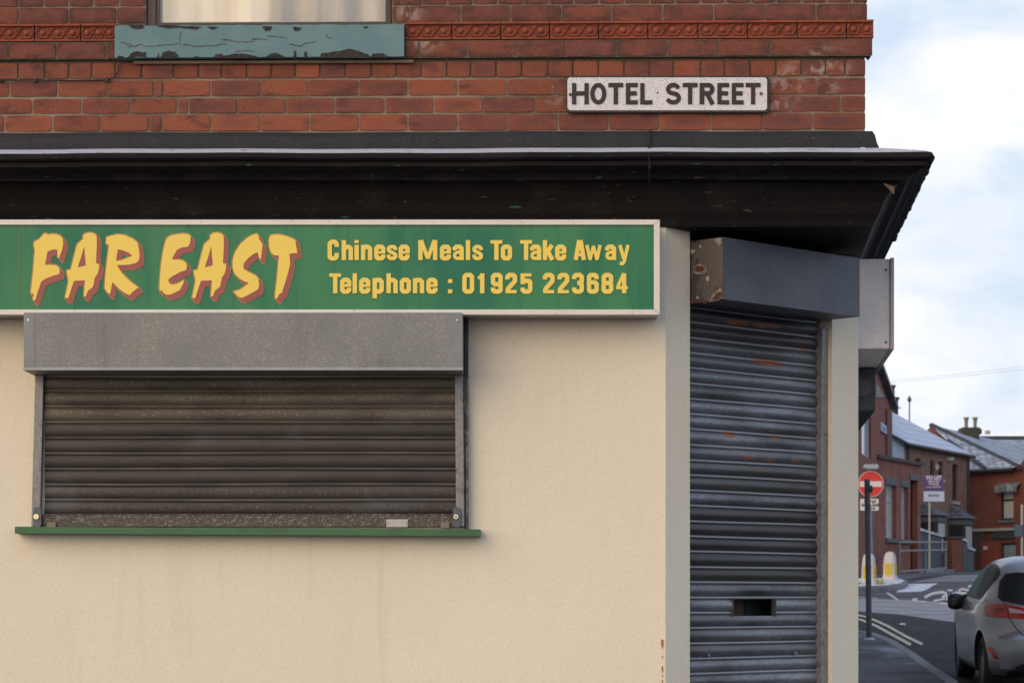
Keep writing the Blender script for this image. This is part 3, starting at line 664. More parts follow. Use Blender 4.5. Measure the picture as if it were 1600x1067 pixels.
# mortar bed with openings for the window
mb = MB(); mdl = []
yM = .0065
def mq(x0, x1, z0, z1, md, n=1):
    for k in range(n):
        a = x0+(x1-x0)*k/n; b = x0+(x1-x0)*(k+1)/n
        mb.mesh([(a, yM, z0), (b, yM, z0), (b, yM, z1), (a, yM, z1)], [(0, 1, 2, 3)]); mdl.extend(md if isinstance(md, (list, tuple)) else [md]*4)
mq(-4.2, q(1351.5), qz(206.5), qz(122), 0, 6)
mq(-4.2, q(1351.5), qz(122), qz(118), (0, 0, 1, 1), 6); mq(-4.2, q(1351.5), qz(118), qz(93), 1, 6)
for (a, b) in ((-4.2, q(228)), (q(612), q(1351.5))):
    mq(a, b, qz(93), qz(33), .8, 3); mq(a, b, qz(33), qz(-440), .25, 3)
mq(q(228), q(612), qz(93), qz(88), 1)
yM = -.0165
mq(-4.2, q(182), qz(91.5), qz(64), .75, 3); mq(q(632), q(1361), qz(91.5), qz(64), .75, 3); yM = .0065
mq(-4.2, q(1351.5), qz(-440), TOPZ, .2, 6)
mb.at = {'md': mdl}; mb.build('mortar', m_mortar, bld, tilt=True, fixn=False)
# flank wall and roof of the upper storey
mb = MB(); fl = Wc+SD*(DL+1); z0 = 3.70
mb.face([(Wc.x-.028, Wc.y+.012, z0), (fl.x, fl.y, z0), (fl.x, fl.y, TOPZ), (Wc.x-.028, Wc.y+.012, TOPZ)], [(0, z0), (DL, z0), (DL, TOPZ), (0, TOPZ)])
mb.face([(-4.2, .02, z0), (-4.2, 27, z0), (-4.2, 27, TOPZ), (-4.2, .02, TOPZ)], [(0, z0), (27, z0), (27, TOPZ), (0, TOPZ)])
mb.face([(-4.2, 27, z0), (fl.x, fl.y, z0), (fl.x, fl.y, TOPZ), (-4.2, 27, TOPZ)], [(0, z0), (8, z0), (8, TOPZ), (0, TOPZ)])
mb.build('flank_wall', m_bb_red, bld, fixn=False)
mb = MB(); mb.prism([(-4.5, -.3, TOPZ), (-4.5, 27.3, TOPZ), (fl.x+.3, fl.y+.3, TOPZ), (Wc.x+.3, -.3, TOPZ)], (0, 0, .2)); mb.prism([(-4.3, 0, TOPZ+.2), (2, 0, TOPZ+.2), (-1, 0, TOPZ+2)], (2, 27, 0)); mb.build('roof', m_slate_dk, bld)
# terracotta band: moulded tiles, three bosses each
tj = [-22, 55, 127, 182, 'gap', 632, 706, 782.5, 858.5, 935, 1012, 1090, 1167.5, 1245, 1322, 1364]
mb = MB(); dk = []
def tadd(vs, fs, d): mb.mesh(vs, fs); dk.extend([d]*len(vs))
zb, zt = qz(63), qz(35.5); hh = zt-zb
for a, b in zip([-330, -253, -176, -99]+tj, [-253, -176, -99]+tj):
    if a == 'gap' or b == 'gap': continue
    x0, x1 = q(a)+.003, q(b)-(.003 if b != 1364 else 0); w_ = x1-x0
    yb = -.012
    tadd([(x0, yb, zb), (x1, yb, zb), (x1, yb, zt), (x0, yb, zt), (x0, .016, zb), (x1, .05, zb), (x1, .05, zt), (x0, .016, zt)], [(0, 1, 2, 3), (0, 4, 5, 1), (1, 5, 6, 2), (2, 6, 7, 3), (3, 7, 4, 0)], .55)
    for (za, zb2) in ((zb, zb+.008), (zt-.011, zt)):
        tadd([(x0, yb-.012, za), (x1, yb-.012, za), (x1, yb-.012, zb2), (x0, yb-.012, zb2), (x0, yb, za), (x1, yb, za), (x1, yb, zb2), (x0, yb, zb2)], [(0, 1, 2, 3), (0, 4, 5, 1), (1, 5, 6, 2), (2, 6, 7, 3), (3, 7, 4, 0)], .1)
    nm = 3 if w_ > .15 else max(1, round(w_/.078)); pw = w_/nm; zc = (zb+zt)/2-.001; rz = .026
    def ridge(pts, r=.0045):
        for (p, s) in zip(pts, pts[1:]):
            p = Vector((p[0], 0, p[1])); s = Vector((s[0], 0, s[1])); d = (s-p).normalized(); n_ = Vector((-d.z, 0, d.x))*r
            vs = [p-n_, s-n_, s+n_, p+n_]; vs = [Vector((v.x, yb, v.z)) for v in vs]+[Vector((p.x, yb-.008, p.z)), Vector((s.x, yb-.008, s.z))]
            tadd(vs, [(0, 1, 5, 4), (3, 4, 5, 2)], .05)
    for k in range(nm):
        cx = x0+pw*(k+.5); hw = pw*.5; m_ = hw*.50
        first, lastm = k == 0, k == nm-1
        ridge([(cx-hw*(.92 if first else 1), zc+(0 if first else 0)), (cx-m_, zc+rz), (cx+m_, zc+rz), (cx+hw*(.92 if lastm else 1), zc)])
        ridge([(cx-hw*(.92 if first else 1), zc), (cx-m_, zc-rz), (cx+m_, zc-rz), (cx+hw*(.92 if lastm else 1), zc)])
        rb = .0145; vs = []; fs = []
        for ri_ in range(4):
            t = ri_/3*math.pi/2
            for s in range(10): vs.append((cx+rb*math.cos(t)*math.cos(s*.6283), yb-rb*.8*math.sin(t), zc+rb*math.cos(t)*math.sin(s*.6283)))
        for r_ in range(3):
            for s in range(10): fs.append((r_*10+s, r_*10+(s+1) % 10, r_*10+10+(s+1) % 10, r_*10+10+s))
        tadd(vs, fs, 0)
mb.at = {'dk': dk}; mb.build('terracotta_band', m_terra, bld, tilt=True)
# cornice swept along front and flank
def sweep(prof, mats_idx, x_start=-4.2, length=DL+1):
    mb = MB(); nrm = SN
    def corner(p):
        # front offset y=-p ; flank line Wc+SN*p+t*SD
        b0 = Wc+nrm*p; t = (-p-b0.y)/SD.y; return b0+SD*t
    rings = []
    N = 40
    for k in range(N+1):
        t = k/N; rings.append([('f', p, z, t) for p, z in prof])
    rows_ = []
    for r in rings:
        row = []
        for _, p, z, t in r:
            c = corner(p); x = x_start+(c.x-x_start)*t
            wob = .0018*math.sin(x*3.1+z*7)+.0012*math.sin(x*9.7+1)
            row.append(Vector((x, -p, z+wob)))
        rows_.append(row)
    for k in range(1, 11):
        t = k/10; row = []
        for p, z in prof:
            c = corner(p)+SD*length*t; row.append(Vector((c.x, c.y, z)))
        rows_.append(row)
    n = len(prof)
    for i in range(len(rows_)-1):
        for j in range(n-1): mb.mesh([rows_[i][j], rows_[i+1][j], rows_[i+1][j+1], rows_[i][j+1]], [(0, 1, 2, 3)], mats_idx)
    return mb
cor = thing_c = None
c1 = sweep([(.0, 3.72), (.010, 3.722), (.022, 3.70), (.030, 3.665), (.040, 3.640)], 0)
c1.build('lead_flashing', m_lead, bld, tilt=True)
c2 = sweep([(.040, 3.6385), (.15, 3.612), (.255, 3.581)], 0); c2.build('frosted_cornice_top', m_frost, bld, tilt=True)
c3 = sweep([(.255, 3.581), (.268, 3.576), (.275, 3.566), (.275, 3.555), (.268, 3.547), (.256, 3.543), (.249, 3.540), (.249, 3.520), (.243, 3.517), (.236, 3.515), (.226, 3.509), (.212, 3.503), (.198, 3.498), (.184, 3.490), (.172, 3.480), (.165, 3.468), (.128, 3.4645), (.118, 3.460)], 0)
c3.build('cornice', m_black, bld, tilt=True, smooth=False)
c4 = sweep([(.128, 3.4645), (.118, 3.460), (.088, 3.43), (.060, 3.385), (.040, 3.33), (.034, 3.322), (.026, 3.31), (.010, 3.272), (-.12, 3.268)], 0)
c4.build('frieze', m_black, bld, tilt=False)
# torn lead lip at the corner and lead join at px 1015
mb = MB(); mb.tube([P(1016, 203, 11.98), P(1015, 222, 11.95), P(1014, 234, 11.90), P(1014, 240, 11.72), P(1015, 262, 11.74), P(1015, 284, 11.84)], .006, 6)
mb.build('lead_seam', m_lead, bld)
mb = MB(); random.seed(3)
cc = P(1440, 243, 11.74)
pts = [P(1425, 236, 11.9), P(1447, 240, 11.8), P(1456, 246, 11.74), P(1452, 262, 11.75)]
mb.tube(pts, [.006, .012, .014, .007], 7); mb.build('lead_fold', m_lead, bld, smooth=True)
mb = MB(); mb.prism([P(1380, 286, 11.86), P(1398, 292, 11.84), P(1397, 304, 11.86)], (0, .01, 0)); mb.build('timber_splinter', m_batten, bld)
mb = MB(); random.seed(31); prev = None; pts_ = []
_b0 = Wc+SN*.272; _t = (-.272-_b0.y)/SD.y
for k in range(60):
    t = _t+.02+k*.045; p = _b0+SD*t; pts_.append(Vector((p.x+random.uniform(-.002, .003), p.y, 3.560+random.uniform(-.004, .004))))
mb.tube(pts_, [random.uniform(.011, .018) for _ in pts_], 7); mb.build('lead_edge', m_lead, bld, smooth=True)
# paint flecks
m_redfl = mat('red_fleck', (.33, .05, .04), .8)
mb = MB(); random.seed(11)
for k in range(26):
    px = random.choice([random.uniform(1220, 1345), random.uniform(150, 1300)]); py = random.uniform(214, 228); v = P(px, py, 11.955); s = random.uniform(.002, .006)
    mb.prism([(v.x, v.y, v.z), (v.x+s*1.8, v.y, v.z+s*.3), (v.x+s*1.2, v.y, v.z+s)], (0, .004, 0))
mb.build('paint_fleck', m_redfl, bld)
# --- upper window
win = MB(); yw = .055
xa, xb = q(228), q(612)
w_root = MB()
# jamb reveals + frame
fr = MB()
for (a, b, c, d) in ((q(225), q(248), qz(42), qz(-440)), (q(602), q(611), qz(42), qz(-440)), (q(248), q(602), qz(42), qz(31)), (q(248), q(602), qz(-430), qz(-440))):
    fr.box((a, .028, c), (b, .10, d))
fr.box((q(236), .018, qz(42)), (q(243), .03, qz(-440)))
frame = fr.build('window_frame', m_brown, bld, tilt=True, bevel=.003)
bd = MB()
for (a, b, c, d) in ((q(248), q(250.5), qz(31), qz(-430)), (q(599.5), q(602), qz(31), qz(-430)), (q(250.5), q(599.5), qz(31), qz(29.5))): bd.box((a, .04, c), (b, .07, d))
bd.build('glazing_bead', m_bead, frame, tilt=True)
cu = MB(); n = 90
for k in range(n):
    a = q(236)+(q(612)-q(236))*k/n; b = q(236)+(q(612)-q(236))*(k+1)/n
    f_ = lambda x: .15+.018*math.sin(x*17+.6)+.010*math.sin(x*41)+.006*math.sin(x*7.3)
    cu.mesh([(a, f_(a), qz(45)), (b, f_(b), qz(45)), (b, f_(b), qz(-440)), (a, f_(a), qz(-440))], [(0, 1, 2, 3)])
cu.build('curtain', m_curtain, frame, tilt=True, smooth=False)
gm = bpy.data.materials.new('clear_glass'); gm.use_nodes = True; g = gm.node_tree; g.nodes.clear()
go = g.nodes.new('ShaderNodeOutputMaterial'); gmx = g.nodes.new('ShaderNodeMixShader'); gt = g.nodes.new('ShaderNodeBsdfTransparent'); gg = g.nodes.new('ShaderNodeBsdfGlossy')
gg.inputs['Roughness'].default_value = .02; gmx.inputs[0].default_value = .08; g.links.new(gt.outputs[0], gmx.inputs[1]); g.links.new(gg.outputs[0], gmx.inputs[2]); g.links.new(gmx.outputs[0], go.inputs[0])
gl = MB(); gl.box((q(249), .056, qz(32)), (q(601), .060, qz(-435))); gl.build('pane', gm, frame, tilt=True)
# stone sill with peeling paint
sl = MB(); sx0, sx1, sz0, sz1 = q(182), q(632), qz(92), qz(41.5); ys = -.055
nseg = 60
top = []; random.seed(21)
vs = []
for k in range(nseg+1):
    x = sx0+(sx1-sx0)*k/nseg; vs.append((x, ys, sz0+random.uniform(0, .0015))); vs.append((x, ys-.001*math.sin(k), sz1+random.uniform(-.002, .001)))
fs = [(2*k, 2*k+2, 2*k+3, 2*k+1) for k in range(nseg)]
n0 = sl.mesh(vs, fs)
sl.mesh([(sx0, ys, sz0), (sx1, ys, sz0), (sx1, ys, sz1), (sx0, ys, sz1), (sx0, .09, sz0), (sx1, .09, sz0), (sx1, .09, sz1+.02), (sx0, .09, sz1+.02)], [(0, 4, 5, 1), (1, 5, 6, 2), (2, 6, 7, 3), (3, 7, 4, 0)])
sill = sl.build('window_sill', m_teal, bld, tilt=True)
def jag(pl, amt, sub=4):
    out = []
    for a, b in zip(pl, pl[1:]+pl[:1]):
        for k in range(sub):
            t = k/sub; j = amt if k else amt*.5
            out.append((a[0]+(b[0]-a[0])*t+random.uniform(-j, j), a[1]+(b[1]-a[1])*t+random.uniform(-j, j)))
    return out
fk = MB(); random.seed(5)
def z5(pts): return [(x/2.286, y/2.286) for x, y in pts]
chips = [[(455, 205), (470, 190), (490, 183), (510, 190), (522, 185), (520, 205)], [(575, 205), (580, 190), (600, 182), (625, 185), (638, 200), (630, 206)],
 [(765, 206), (768, 195), (790, 193), (800, 200), (830, 194), (860, 192), (915, 200), (918, 207)], [(945, 206), (965, 192), (985, 188), (1000, 196), (1020, 206)],
 [(1048, 206), (1052, 182), (1058, 184), (1060, 206)], [(1085, 206), (1088, 184), (1094, 186), (1100, 206)], [(1140, 206), (1150, 190), (1180, 188), (1220, 182), (1250, 175), (1290, 186), (1315, 195), (1325, 207)],
 [(1325, 206), (1332, 192), (1360, 190), (1385, 200), (1390, 207)], [(455, 88), (470, 100), (500, 104), (515, 100), (510, 90)], [(560, 94), (600, 102), (640, 100), (700, 106), (720, 98), (600, 90)],
 [(740, 98), (760, 106), (780, 98)], [(936, 96), (945, 110), (965, 110), (972, 96)], [(1045, 98), (1055, 112), (1070, 110), (1078, 98)], [(1298, 95), (1305, 104), (1318, 98)],
 [(560, 206), (566, 190), (570, 206)], [(420, 206), (425, 199), (445, 206)], [(690, 206), (700, 200), (720, 206)]]
for c in chips:
    pl = z5(jag(c, 2.0)); v = [P(x, min(y, 91.2), 11.945-.003) for x, y in pl]; fk.prism(v, (0, .004, 0))
fk.build('bare_patch', m_flake, sill)
ck = MB()
cracks = [([(430, 152), (465, 158), (480, 168), (500, 158), (515, 166), (560, 163), (600, 160), (640, 155)], 2.2), ([(655, 160), (690, 166), (760, 165), (808, 158)], 2.0), ([(648, 112), (640, 140), (648, 170)], 1.6),
 ([(790, 140), (815, 143), (850, 150), (870, 148)], 2.0), ([(870, 152), (910, 150)], 1.5), ([(900, 142), (925, 138), (955, 144)], 2.2), ([(955, 130), (985, 130), (1022, 134)], 1.8), ([(1035, 156), (1070, 166), (1090, 155), (1130, 148)], 2.0),
 ([(840, 184), (870, 182), (908, 184)], 1.6), ([(1165, 124), (1172, 136), (1185, 134)], 1.8), ([(455, 168), (480, 165)], 1.5)]
for c, w in cracks:
    c = [c[0]]+[q for a_, b_ in zip(c, c[1:]) for q in ((a_[0]+(b_[0]-a_[0])*.33+random.uniform(-2, 2), a_[1]+(b_[1]-a_[1])*.33+random.uniform(-2.5, 2.5)), (a_[0]+(b_[0]-a_[0])*.66, a_[1]+(b_[1]-a_[1])*.66+random.uniform(-2.5, 2.5)), b_)]
    pl = stroke_px(z5(c), w*.8, w*.35); v = [P(x, y, 11.945-.0025) for x, y in pl]; n = len(v); h = n//2
    ck.mesh(v, [(i, i+1, n-2-i, n-1-i) for i in range(h-1)])
ck.build('paint_crack', m_crack, sill)
bt_ = MB(); bt_.box((q(210), -.022, qz(99)), (q(646), .0, qz(94.5))); bt_.build('timber_batten', m_batten, bld, tilt=True)

# black cable clipped under the window
cb = MB(); cp = [(-60, 121), (0, 121.5), (56, 121.5), (120, 122.5), (168, 122), (180, 117), (185, 108), (185.5, 97)]
cb.tube([TILT(Vector((q(x), -.012, qz(y)-.006))) for x, y in cp], .0038, 7)
for x in (56, 168, 1): 
    v = TILT(Vector((q(x), -.013, qz(121.5)-.006))); cb.box((v.x-.006, -.022, v.z-.008), (v.x+.006, .0, v.z+.008))
tag(cb.build('cable', m_cable), 'thin black cable clipped along the brickwork at left, bending up to the window sill', 'cable')

# ------------------------------------------------------------------ street name plate
sg = thing('street_name_sign', P(1043, 176, 11.98), 'white street name plate reading HOTEL STREET with black border on brick wall', 'street sign')
def roundrect(x0, z0, x1, z1, r, y, n=6):
    pts = []
    for (cx, cz, a0) in ((x1-r, z0+r, -90), (x1-r, z1-r, 0), (x0+r, z1-r, 90), (x0+r, z0+r, 180)):
        for k in range(n+1): a = R(a0+90*k/n); pts.append(Vector((cx+r*math.cos(a), y, cz+r*math.sin(a))))
    return pts
k_ = 11.975/F
def sp(px, py): v = P(px, py, 11.975); return v.x, v.z
x0, z0 = sp(884.7, 176); x1, z1 = sp(1201.4, 118.6)
mb = MB(); mb.prism(roundrect(x0, z0, x1, z1, .018, -.025), (0, .017, 0)); pl_ = mb.build('border', mat('black_border', (.03, .028, .028), .6, bump=[(90, .3, .002)]), sg, bevel=.002)
x0, z0 = sp(886.6, 172.8); x1, z1 = sp(1198.4, 121.6)
mb = MB(); mb.prism(roundrect(x0, z0, x1, z1, .014, -.027), (0, .002, 0)); mb.build('plate', m_white_sign, sg)
mb = MB()
for chh, zx in zip("HOTELSTREET", (150, 278, 402, 525, 625, 800, 918, 1038, 1160, 1260, 1355)):
    ox = 860+zx/4.444; base = 163.6
    add_loops(mb, glyph_loops(TR, 6.7, chh), lambda x, y, ox=ox: (lambda v: Vector((v.x, -.0305, v.z)))(P(ox+x, base-y, 11.975)), (0, .0035, 0))
mb.build('lettering', m_letter, sg)
for (zx, zy) in ((138, 215), (1462, 208)):
    v = P(860+zx/4.444, 100+zy/4.444, 11.975); mb = MB(); mb.tube([(v.x, -.027, v.z), (v.x, -.033, v.z)], .0075, 10); mb.build('screw', mat('rusty_screw', (.14, .075, .05), .7), sg)
v = P(860+744/4.444, 100+202/4.444, 11.975); mb = MB(); mb.tube([(v.x, -.027, v.z), (v.x, -.029, v.z)], .004, 8); mb.build('rivet_hole', m_dark, sg)

# ------------------------------------------------------------------ fascia sign
SDp = 11.81; ysf = SDp-CD
fs_ = thing('fascia_sign', (-.9, ysf, 2.838), 'long green shop sign in white aluminium frame reading FAR EAST in yellow letters', 'shop sign')
def SP(px, py, dy=0): v = P(px, py, SDp); return Vector((v.x, v.y-dy, v.z))
XL = -3.9
rt = SP(1031, 343.5); zb_ = SP(1031, 492).z; zt_ = rt.z; ir = SP(1021.5, 0).x; zi0 = SP(0, 483.8).z; zi1 = SP(0, 351.8).z
mb = MB(); mb.box((XL, ysf+.014, zb_+.004), (rt.x-.004, -.001, zt_-.004)); mb.build('housing', m_alu2, fs_)
mb = MB(); mb.box((XL+.004, ysf+.004, zi0-.004), (ir+.004, ysf+.013, zi1+.004)); mb.build('sign_face', m_green, fs_)
mb = MB()
yf = ysf-.006
def trap(pts): mb.prism([Vector((x, yf, z)) for x, z in pts], (0, .030, 0))
trap([(XL, zb_), (rt.x-.0008, zb_), (ir, zi0), (XL, zi0)]); trap([(XL, zi1), (ir, zi1), (rt.x-.0008, zt_), (XL, zt_)]); trap([(rt.x, zb_+.0008), (rt.x, zt_-.0008), (ir+.0006, zi1-.0004), (ir+.0006, zi0+.0004)])
mb.build('frame', m_alu, fs_, bevel=.002)
mb = MB(); v = SP(30.5, 0).x; mb.box((v-.002, ysf+.0025, zi0), (v+.002, ysf+.006, zi1)); mb.build('panel_joint', mat('joint', (.20, .17, .03), .7), fs_)
q8 = lambda ox, pts: [(ox+x/8.214, 355+y/8.214) for x, y in pts]
A_o = [(375, 72), (430, 85), (457, 110), (463, 200), (450, 465), (492, 476), (488, 540), (470, 600), (435, 650), (415, 760), (345, 820), (322, 885), (298, 885), (303, 820), (312, 680), (170, 688), (140, 770), (95, 910), (58, 905), (65, 870), (102, 690), (76, 560), (130, 545), (165, 400), (213, 222), (290, 152), (290, 105), (325, 80)]
A_h = [(303, 235), (325, 495), (215, 520), (255, 400)]
FE = [
 (q8(40, [(262, 82), (285, 100), (340, 90), (400, 95), (445, 112), (478, 150), (482, 215), (470, 280), (430, 395), (413, 375), (410, 290), (370, 283), (310, 298), (278, 320), (268, 390), (245, 490), (300, 483), (370, 490), (415, 505), (438, 545), (432, 600), (370, 618), (290, 645), (235, 670), (200, 700), (160, 810), (125, 930), (108, 940), (95, 920), (103, 885), (106, 850), (75, 855), (70, 830), (85, 700), (100, 560), (112, 400), (122, 290), (108, 240), (108, 200), (130, 180), (180, 155), (215, 112), (240, 85)]), []),
 (q8(95, A_o), [q8(95, A_h)]),
 (q8(155, [(230, 95), (330, 105), (430, 150), (490, 200), (510, 280), (518, 380), (505, 430), (470, 460), (380, 480), (225, 487), (290, 590), (390, 690), (500, 775), (430, 830), (390, 872), (330, 845), (250, 785), (170, 700), (150, 800), (138, 860), (100, 830), (72, 780), (80, 640), (100, 450), (128, 235), (90, 205), (98, 130), (150, 115)]), [q8(155, [(238, 282), (300, 295), (380, 325), (430, 368), (360, 400), (290, 425), (215, 437), (228, 350)])]),
 (q8(240, [(300, 95), (380, 85), (450, 95), (475, 120), (468, 200), (445, 248), (360, 262), (300, 290), (265, 350), (232, 420), (320, 418), (380, 432), (415, 460), (428, 500), (415, 550), (340, 575), (240, 630), (190, 670), (190, 700), (220, 735), (270, 738), (330, 715), (388, 682), (385, 710), (360, 760), (340, 805), (270, 840), (210, 865), (160, 862), (115, 830), (108, 795), (85, 822), (78, 790), (80, 700), (95, 500), (120, 330), (150, 200), (175, 140), (230, 108)]), []),
 (q8(293.4, A_o), [q8(293.4, A_h)]),
 (q8(355, [(380, 88), (400, 110), (410, 160), (452, 220), (445, 300), (430, 410), (412, 395), (392, 322), (340, 340), (270, 395), (215, 460), (203, 510), (220, 545), (280, 580), (360, 620), (398, 660), (410, 750), (390, 800), (320, 840), (240, 885), (190, 908), (140, 890), (85, 825), (140, 815), (190, 790), (285, 712), (230, 700), (160, 660), (100, 600), (72, 520), (72, 420), (105, 320), (170, 220), (260, 140), (330, 100)]), []),
 (q8(410, [(180, 97), (250, 102), (340, 130), (420, 165), (430, 230), (447, 330), (345, 340), (350, 400), (355, 470), (330, 580), (285, 730), (250, 840), (215, 860), (185, 920), (165, 905), (165, 860), (180, 740), (198, 560), (210, 440), (212, 360), (160, 362), (115, 330), (90, 250), (85, 170), (100, 115), (130, 103)]), [])]
yel = MB(); pin = MB(); och = MB()
h = .35
xs = np.arange(44, 480, h); ysx = np.arange(352, 486, h); Dall = np.full((len(ysx), len(xs)), 1e3)
for out, holes in FE:
    lo = min(p[0] for p in out)-12; hi = max(p[0] for p in out)+16
    i0 = int((lo-44)/h); i0 = max(0, i0); i1 = min(len(xs), int((hi-44)/h))
    X, Y = np.meshgrid(xs[i0:i1], ysx); D = poly_field([out]+holes, X, Y)
    D = D-.25
    sm_ = D.copy()
    Dall[:, i0:i1] = np.minimum(Dall[:, i0:i1], sm_)
Dy = (Dall+np.roll(Dall, 1, 0)+np.roll(Dall, -1, 0)+np.roll(Dall, 1, 1)+np.roll(Dall, -1, 1))/5
sw = Dall.copy()
NS = 16; ox_, oy_ = 5.6, 6.9
for k in range(1, NS+1):
    dx, dy = ox_*k/NS/h, oy_*k/NS/h; sh = np.roll(np.roll(Dall, int(round(dy)), 0), int(round(dx)), 1); sw = np.minimum(sw, sh)
f3 = lambda dy: (lambda x, y: SP(x, y, dy))
flip = lambda ls: ls
add_loops(yel, contour(Dy+1e-7, 44, 352, h), f3(.0015), (0, .0015, 0))
add_loops(pin, contour(np.clip(sw-.95, -50, 50)+1e-7, 44, 352, h), f3(.0000), (0, .002, 0))
add_loops(och, contour(np.clip(sw-1.55, -50, 50)+1e-7, 44, 352, h), f3(-.0015), (0, .002, 0))
yel.build('name_lettering', m_gyel, fs_); pin.build('lettering_shadow', m_gpink, fs_); och.build('lettering_outline', m_gyel2, fs_)
mb = MB()
def line(text, xs_, base, sc=1.0):
    for c, zx in zip(text, xs_):
        ox = 480+zx/2.759
        add_loops(mb, glyph_loops(CG, 6.9, c), lambda x, y, ox=ox: SP(ox+x*.98, base-y, -.0005), (0, .003, 0))
line("ChineseMealsToTakeAway", (89, 150, 205, 233, 290, 343, 395, 480, 573, 628, 685, 712, 790, 836, 918, 962, 1017, 1070, 1150, 1199, 1285, 1341), 406.4)
line("Telephone:01925223684", (95, 143, 197, 225, 283, 343, 400, 457, 515, 608, 670, 728, 793, 855, 921, 1017, 1080, 1143, 1207, 1270, 1330), 458.2)
mb.build('small_lettering', m_gyel, fs_)

# ------------------------------------------------------------------ shutters
def slat_profile(dp=.0135):
    # (offset outward, dz from top of slat 0..-1)*pitch, bulge flag
    pr = []
    for k in range(9):
        t = k/8; pr.append((.002+dp*math.sin(math.pi*t)**.8, -t*.74, math.sin(math.pi*t)))
    pr += [(-.001, -.765, 0), (.0035, -.79, .3), (.0065, -.85, .55), (.0065, -.90, .55), (.0035, -.955, .2), (-.001, -.975, 0)]
    return pr
def curtain(name, O, U, Nn, width, ztop, zbot, pitch, mats, parent, nseg, holes=(), rust=(), grime=(), kind='w', phase=0):
    mb = MB(); pr = slat_profile(.0055 if kind == 'w' else .0135); b_at = []; r_at = []; g_at = []; t_at = []; v_at = []; d_at = []; sl_ = 0
    z = ztop; vs = []; fs = []
    lines = []
    while z > zbot-1e-4:
        vr = random.random()**1.5; ph_ = random.uniform(0, 6.28); am = random.uniform(.0004, .0018)
        for qi, (o_, dz, bl) in enumerate(pr): lines.append((o_, z+dz*pitch, bl, vr, 1. if 10 <= qi <= 12 else 0., ph_, am))
        z -= pitch
    cols = [width*k/nseg for k in range(nseg+1)]
    for (o_, zz0, bl, vr, rd, ph_, am) in lines:
        for u in cols:
            zz = zz0+am*math.sin(u*3.1+ph_); p = O+U*u+Nn*(o_+.0011*math.sin(u*4.3+ph_*2)); v_at.append(vr); d_at.append(rd); vs.append((p.x, p.y, zz))
            b_at.append(bl); r = 0
            for (ru, rz, ra, rb, rs) in rust:
                dd = ((u-ru)/ra)**2+((zz-rz)/rb)**2
                if dd < 1: r = max(r, rs*(1-dd)**.6)
            r_at.append(r); g = 0
            for (ru, rz, ra, rb, rs) in grime:
                dd = ((u-ru)/ra)**2+((zz-rz)/rb)**2
                if dd < 1: g = max(g, min(1, rs*(1-dd)))
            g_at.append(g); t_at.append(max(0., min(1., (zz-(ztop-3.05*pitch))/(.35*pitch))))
    nc = nseg+1
    for j in range(len(lines)-1):
        zc = (lines[j][1]+lines[j+1][1])/2
        for i in range(nseg):
            uc = (cols[i]+cols[i+1])/2
            if any(h0 < uc < h1 and z0 < zc < z1 for (h0, h1, z0, z1) in holes): continue
            fs.append((j*nc+i, (j+1)*nc+i, (j+1)*nc+i+1, j*nc+i+1))
    mb.mesh(vs, fs); mb.at = {'var': v_at, 'ridge_light': d_at, 'bulge': b_at, 'spk': [min(1, (.9*t+.10+.35*(z_<ztop-7*pitch))*b) for t, b, z_ in zip(t_at, b_at, [v[2] for v in vs])], 'rust': r_at, 'grime': g_at, 'top': t_at}
    return mb.build(name, mats, parent, fixn=False, smooth=True)
# window shutter
ws = thing('window_shutter', (q(390), -.03, qz(825)), 'closed grimy brown roller shutter with grey galvanised box below the long green sign', 'roller shutter')
tl = lambda px, py, d=12: TILT(P(px, py, d))
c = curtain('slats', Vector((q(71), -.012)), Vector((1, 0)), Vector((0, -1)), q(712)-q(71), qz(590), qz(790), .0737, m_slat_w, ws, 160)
bx = MB(); db = 11.75; a = P(37, 495, db); b = P(723, 578, db)
bx.prism([Vector((a.x, a.y, a.z+.02)), Vector((a.x, a.y, b.z)), Vector((a.x, a.y+.02, b.z-.004)), Vector((a.x, 0, b.z-.004)), Vector((a.x, 0, a.z+.02))], (b.x-a.x, 0, 0))
shb = bx.build('shutter_box', m_galv, ws, bevel=.004)
lp = MB(); lp.box((a.x-.001, a.y-.0025, b.z-.001), (b.x+.001, a.y, b.z+.012)); lp.build('box_lip', mat('worn_galvanised_lip', (.34, .35, .37), .5, metal=.3, over=[dict(scale=14, vec=(1, 1, .3), lo=.4, hi=.7, col=(.24, .25, .27), fac=.7)]), shb)
for (x_, z_) in ((a.x, 44), (b.x, 712)):
    v = P(z_ if z_ == 44 else 714, 500, db); mb = MB(); mb.tube([(v.x, a.y, v.z), (v.x, a.y-.005, v.z)], .0045, 8); mb.build('rivet', m_chrome, shb)
# end strips of box face (smoother sheet laps)
mb = MB(); mb.box((a.x+.0005, a.y-.0015, b.z+.0125), (a.x+.05, a.y, a.z+.018)); mb.box((b.x-.065, a.y-.0015, b.z+.0125), (b.x-.0005, a.y, a.z+.018)); mb.build('sheet_lap', mat('sheet_lap_zinc', (.195, .208, .225), .5, metal=.35, over=[dict(scale=8, lo=.45, hi=.7, col=(.27, .27, .26), fac=.6)]), shb)
for (x0, x1, x2) in ((q(56), q(69.5), q(72)), (q(711), q(724), q(709))):
    mb = MB(); zt0, zb0 = qz(583), qz(822.5)
    sh = lambda x, z: x+( -.018*(zt0-z)/(zt0-zb0)+.004 if x < 0 and x < -1 else .006*(zt0-z)/(zt0-zb0))
    vs = []
    for z in (zt0, zb0):
        for (x, y) in ((x0, .0), (x0, -.042), (x1, -.042), (x1, .0)): vs.append((sh(x, z), y, z))
    mb.mesh(vs, [(0, 1, 5, 4), (1, 2, 6, 5), (2, 3, 7, 6), (4, 5, 6, 7), (0, 3, 2, 1)])
    mb.build('guide_rail', m_galv_guide, ws, bevel=.003)
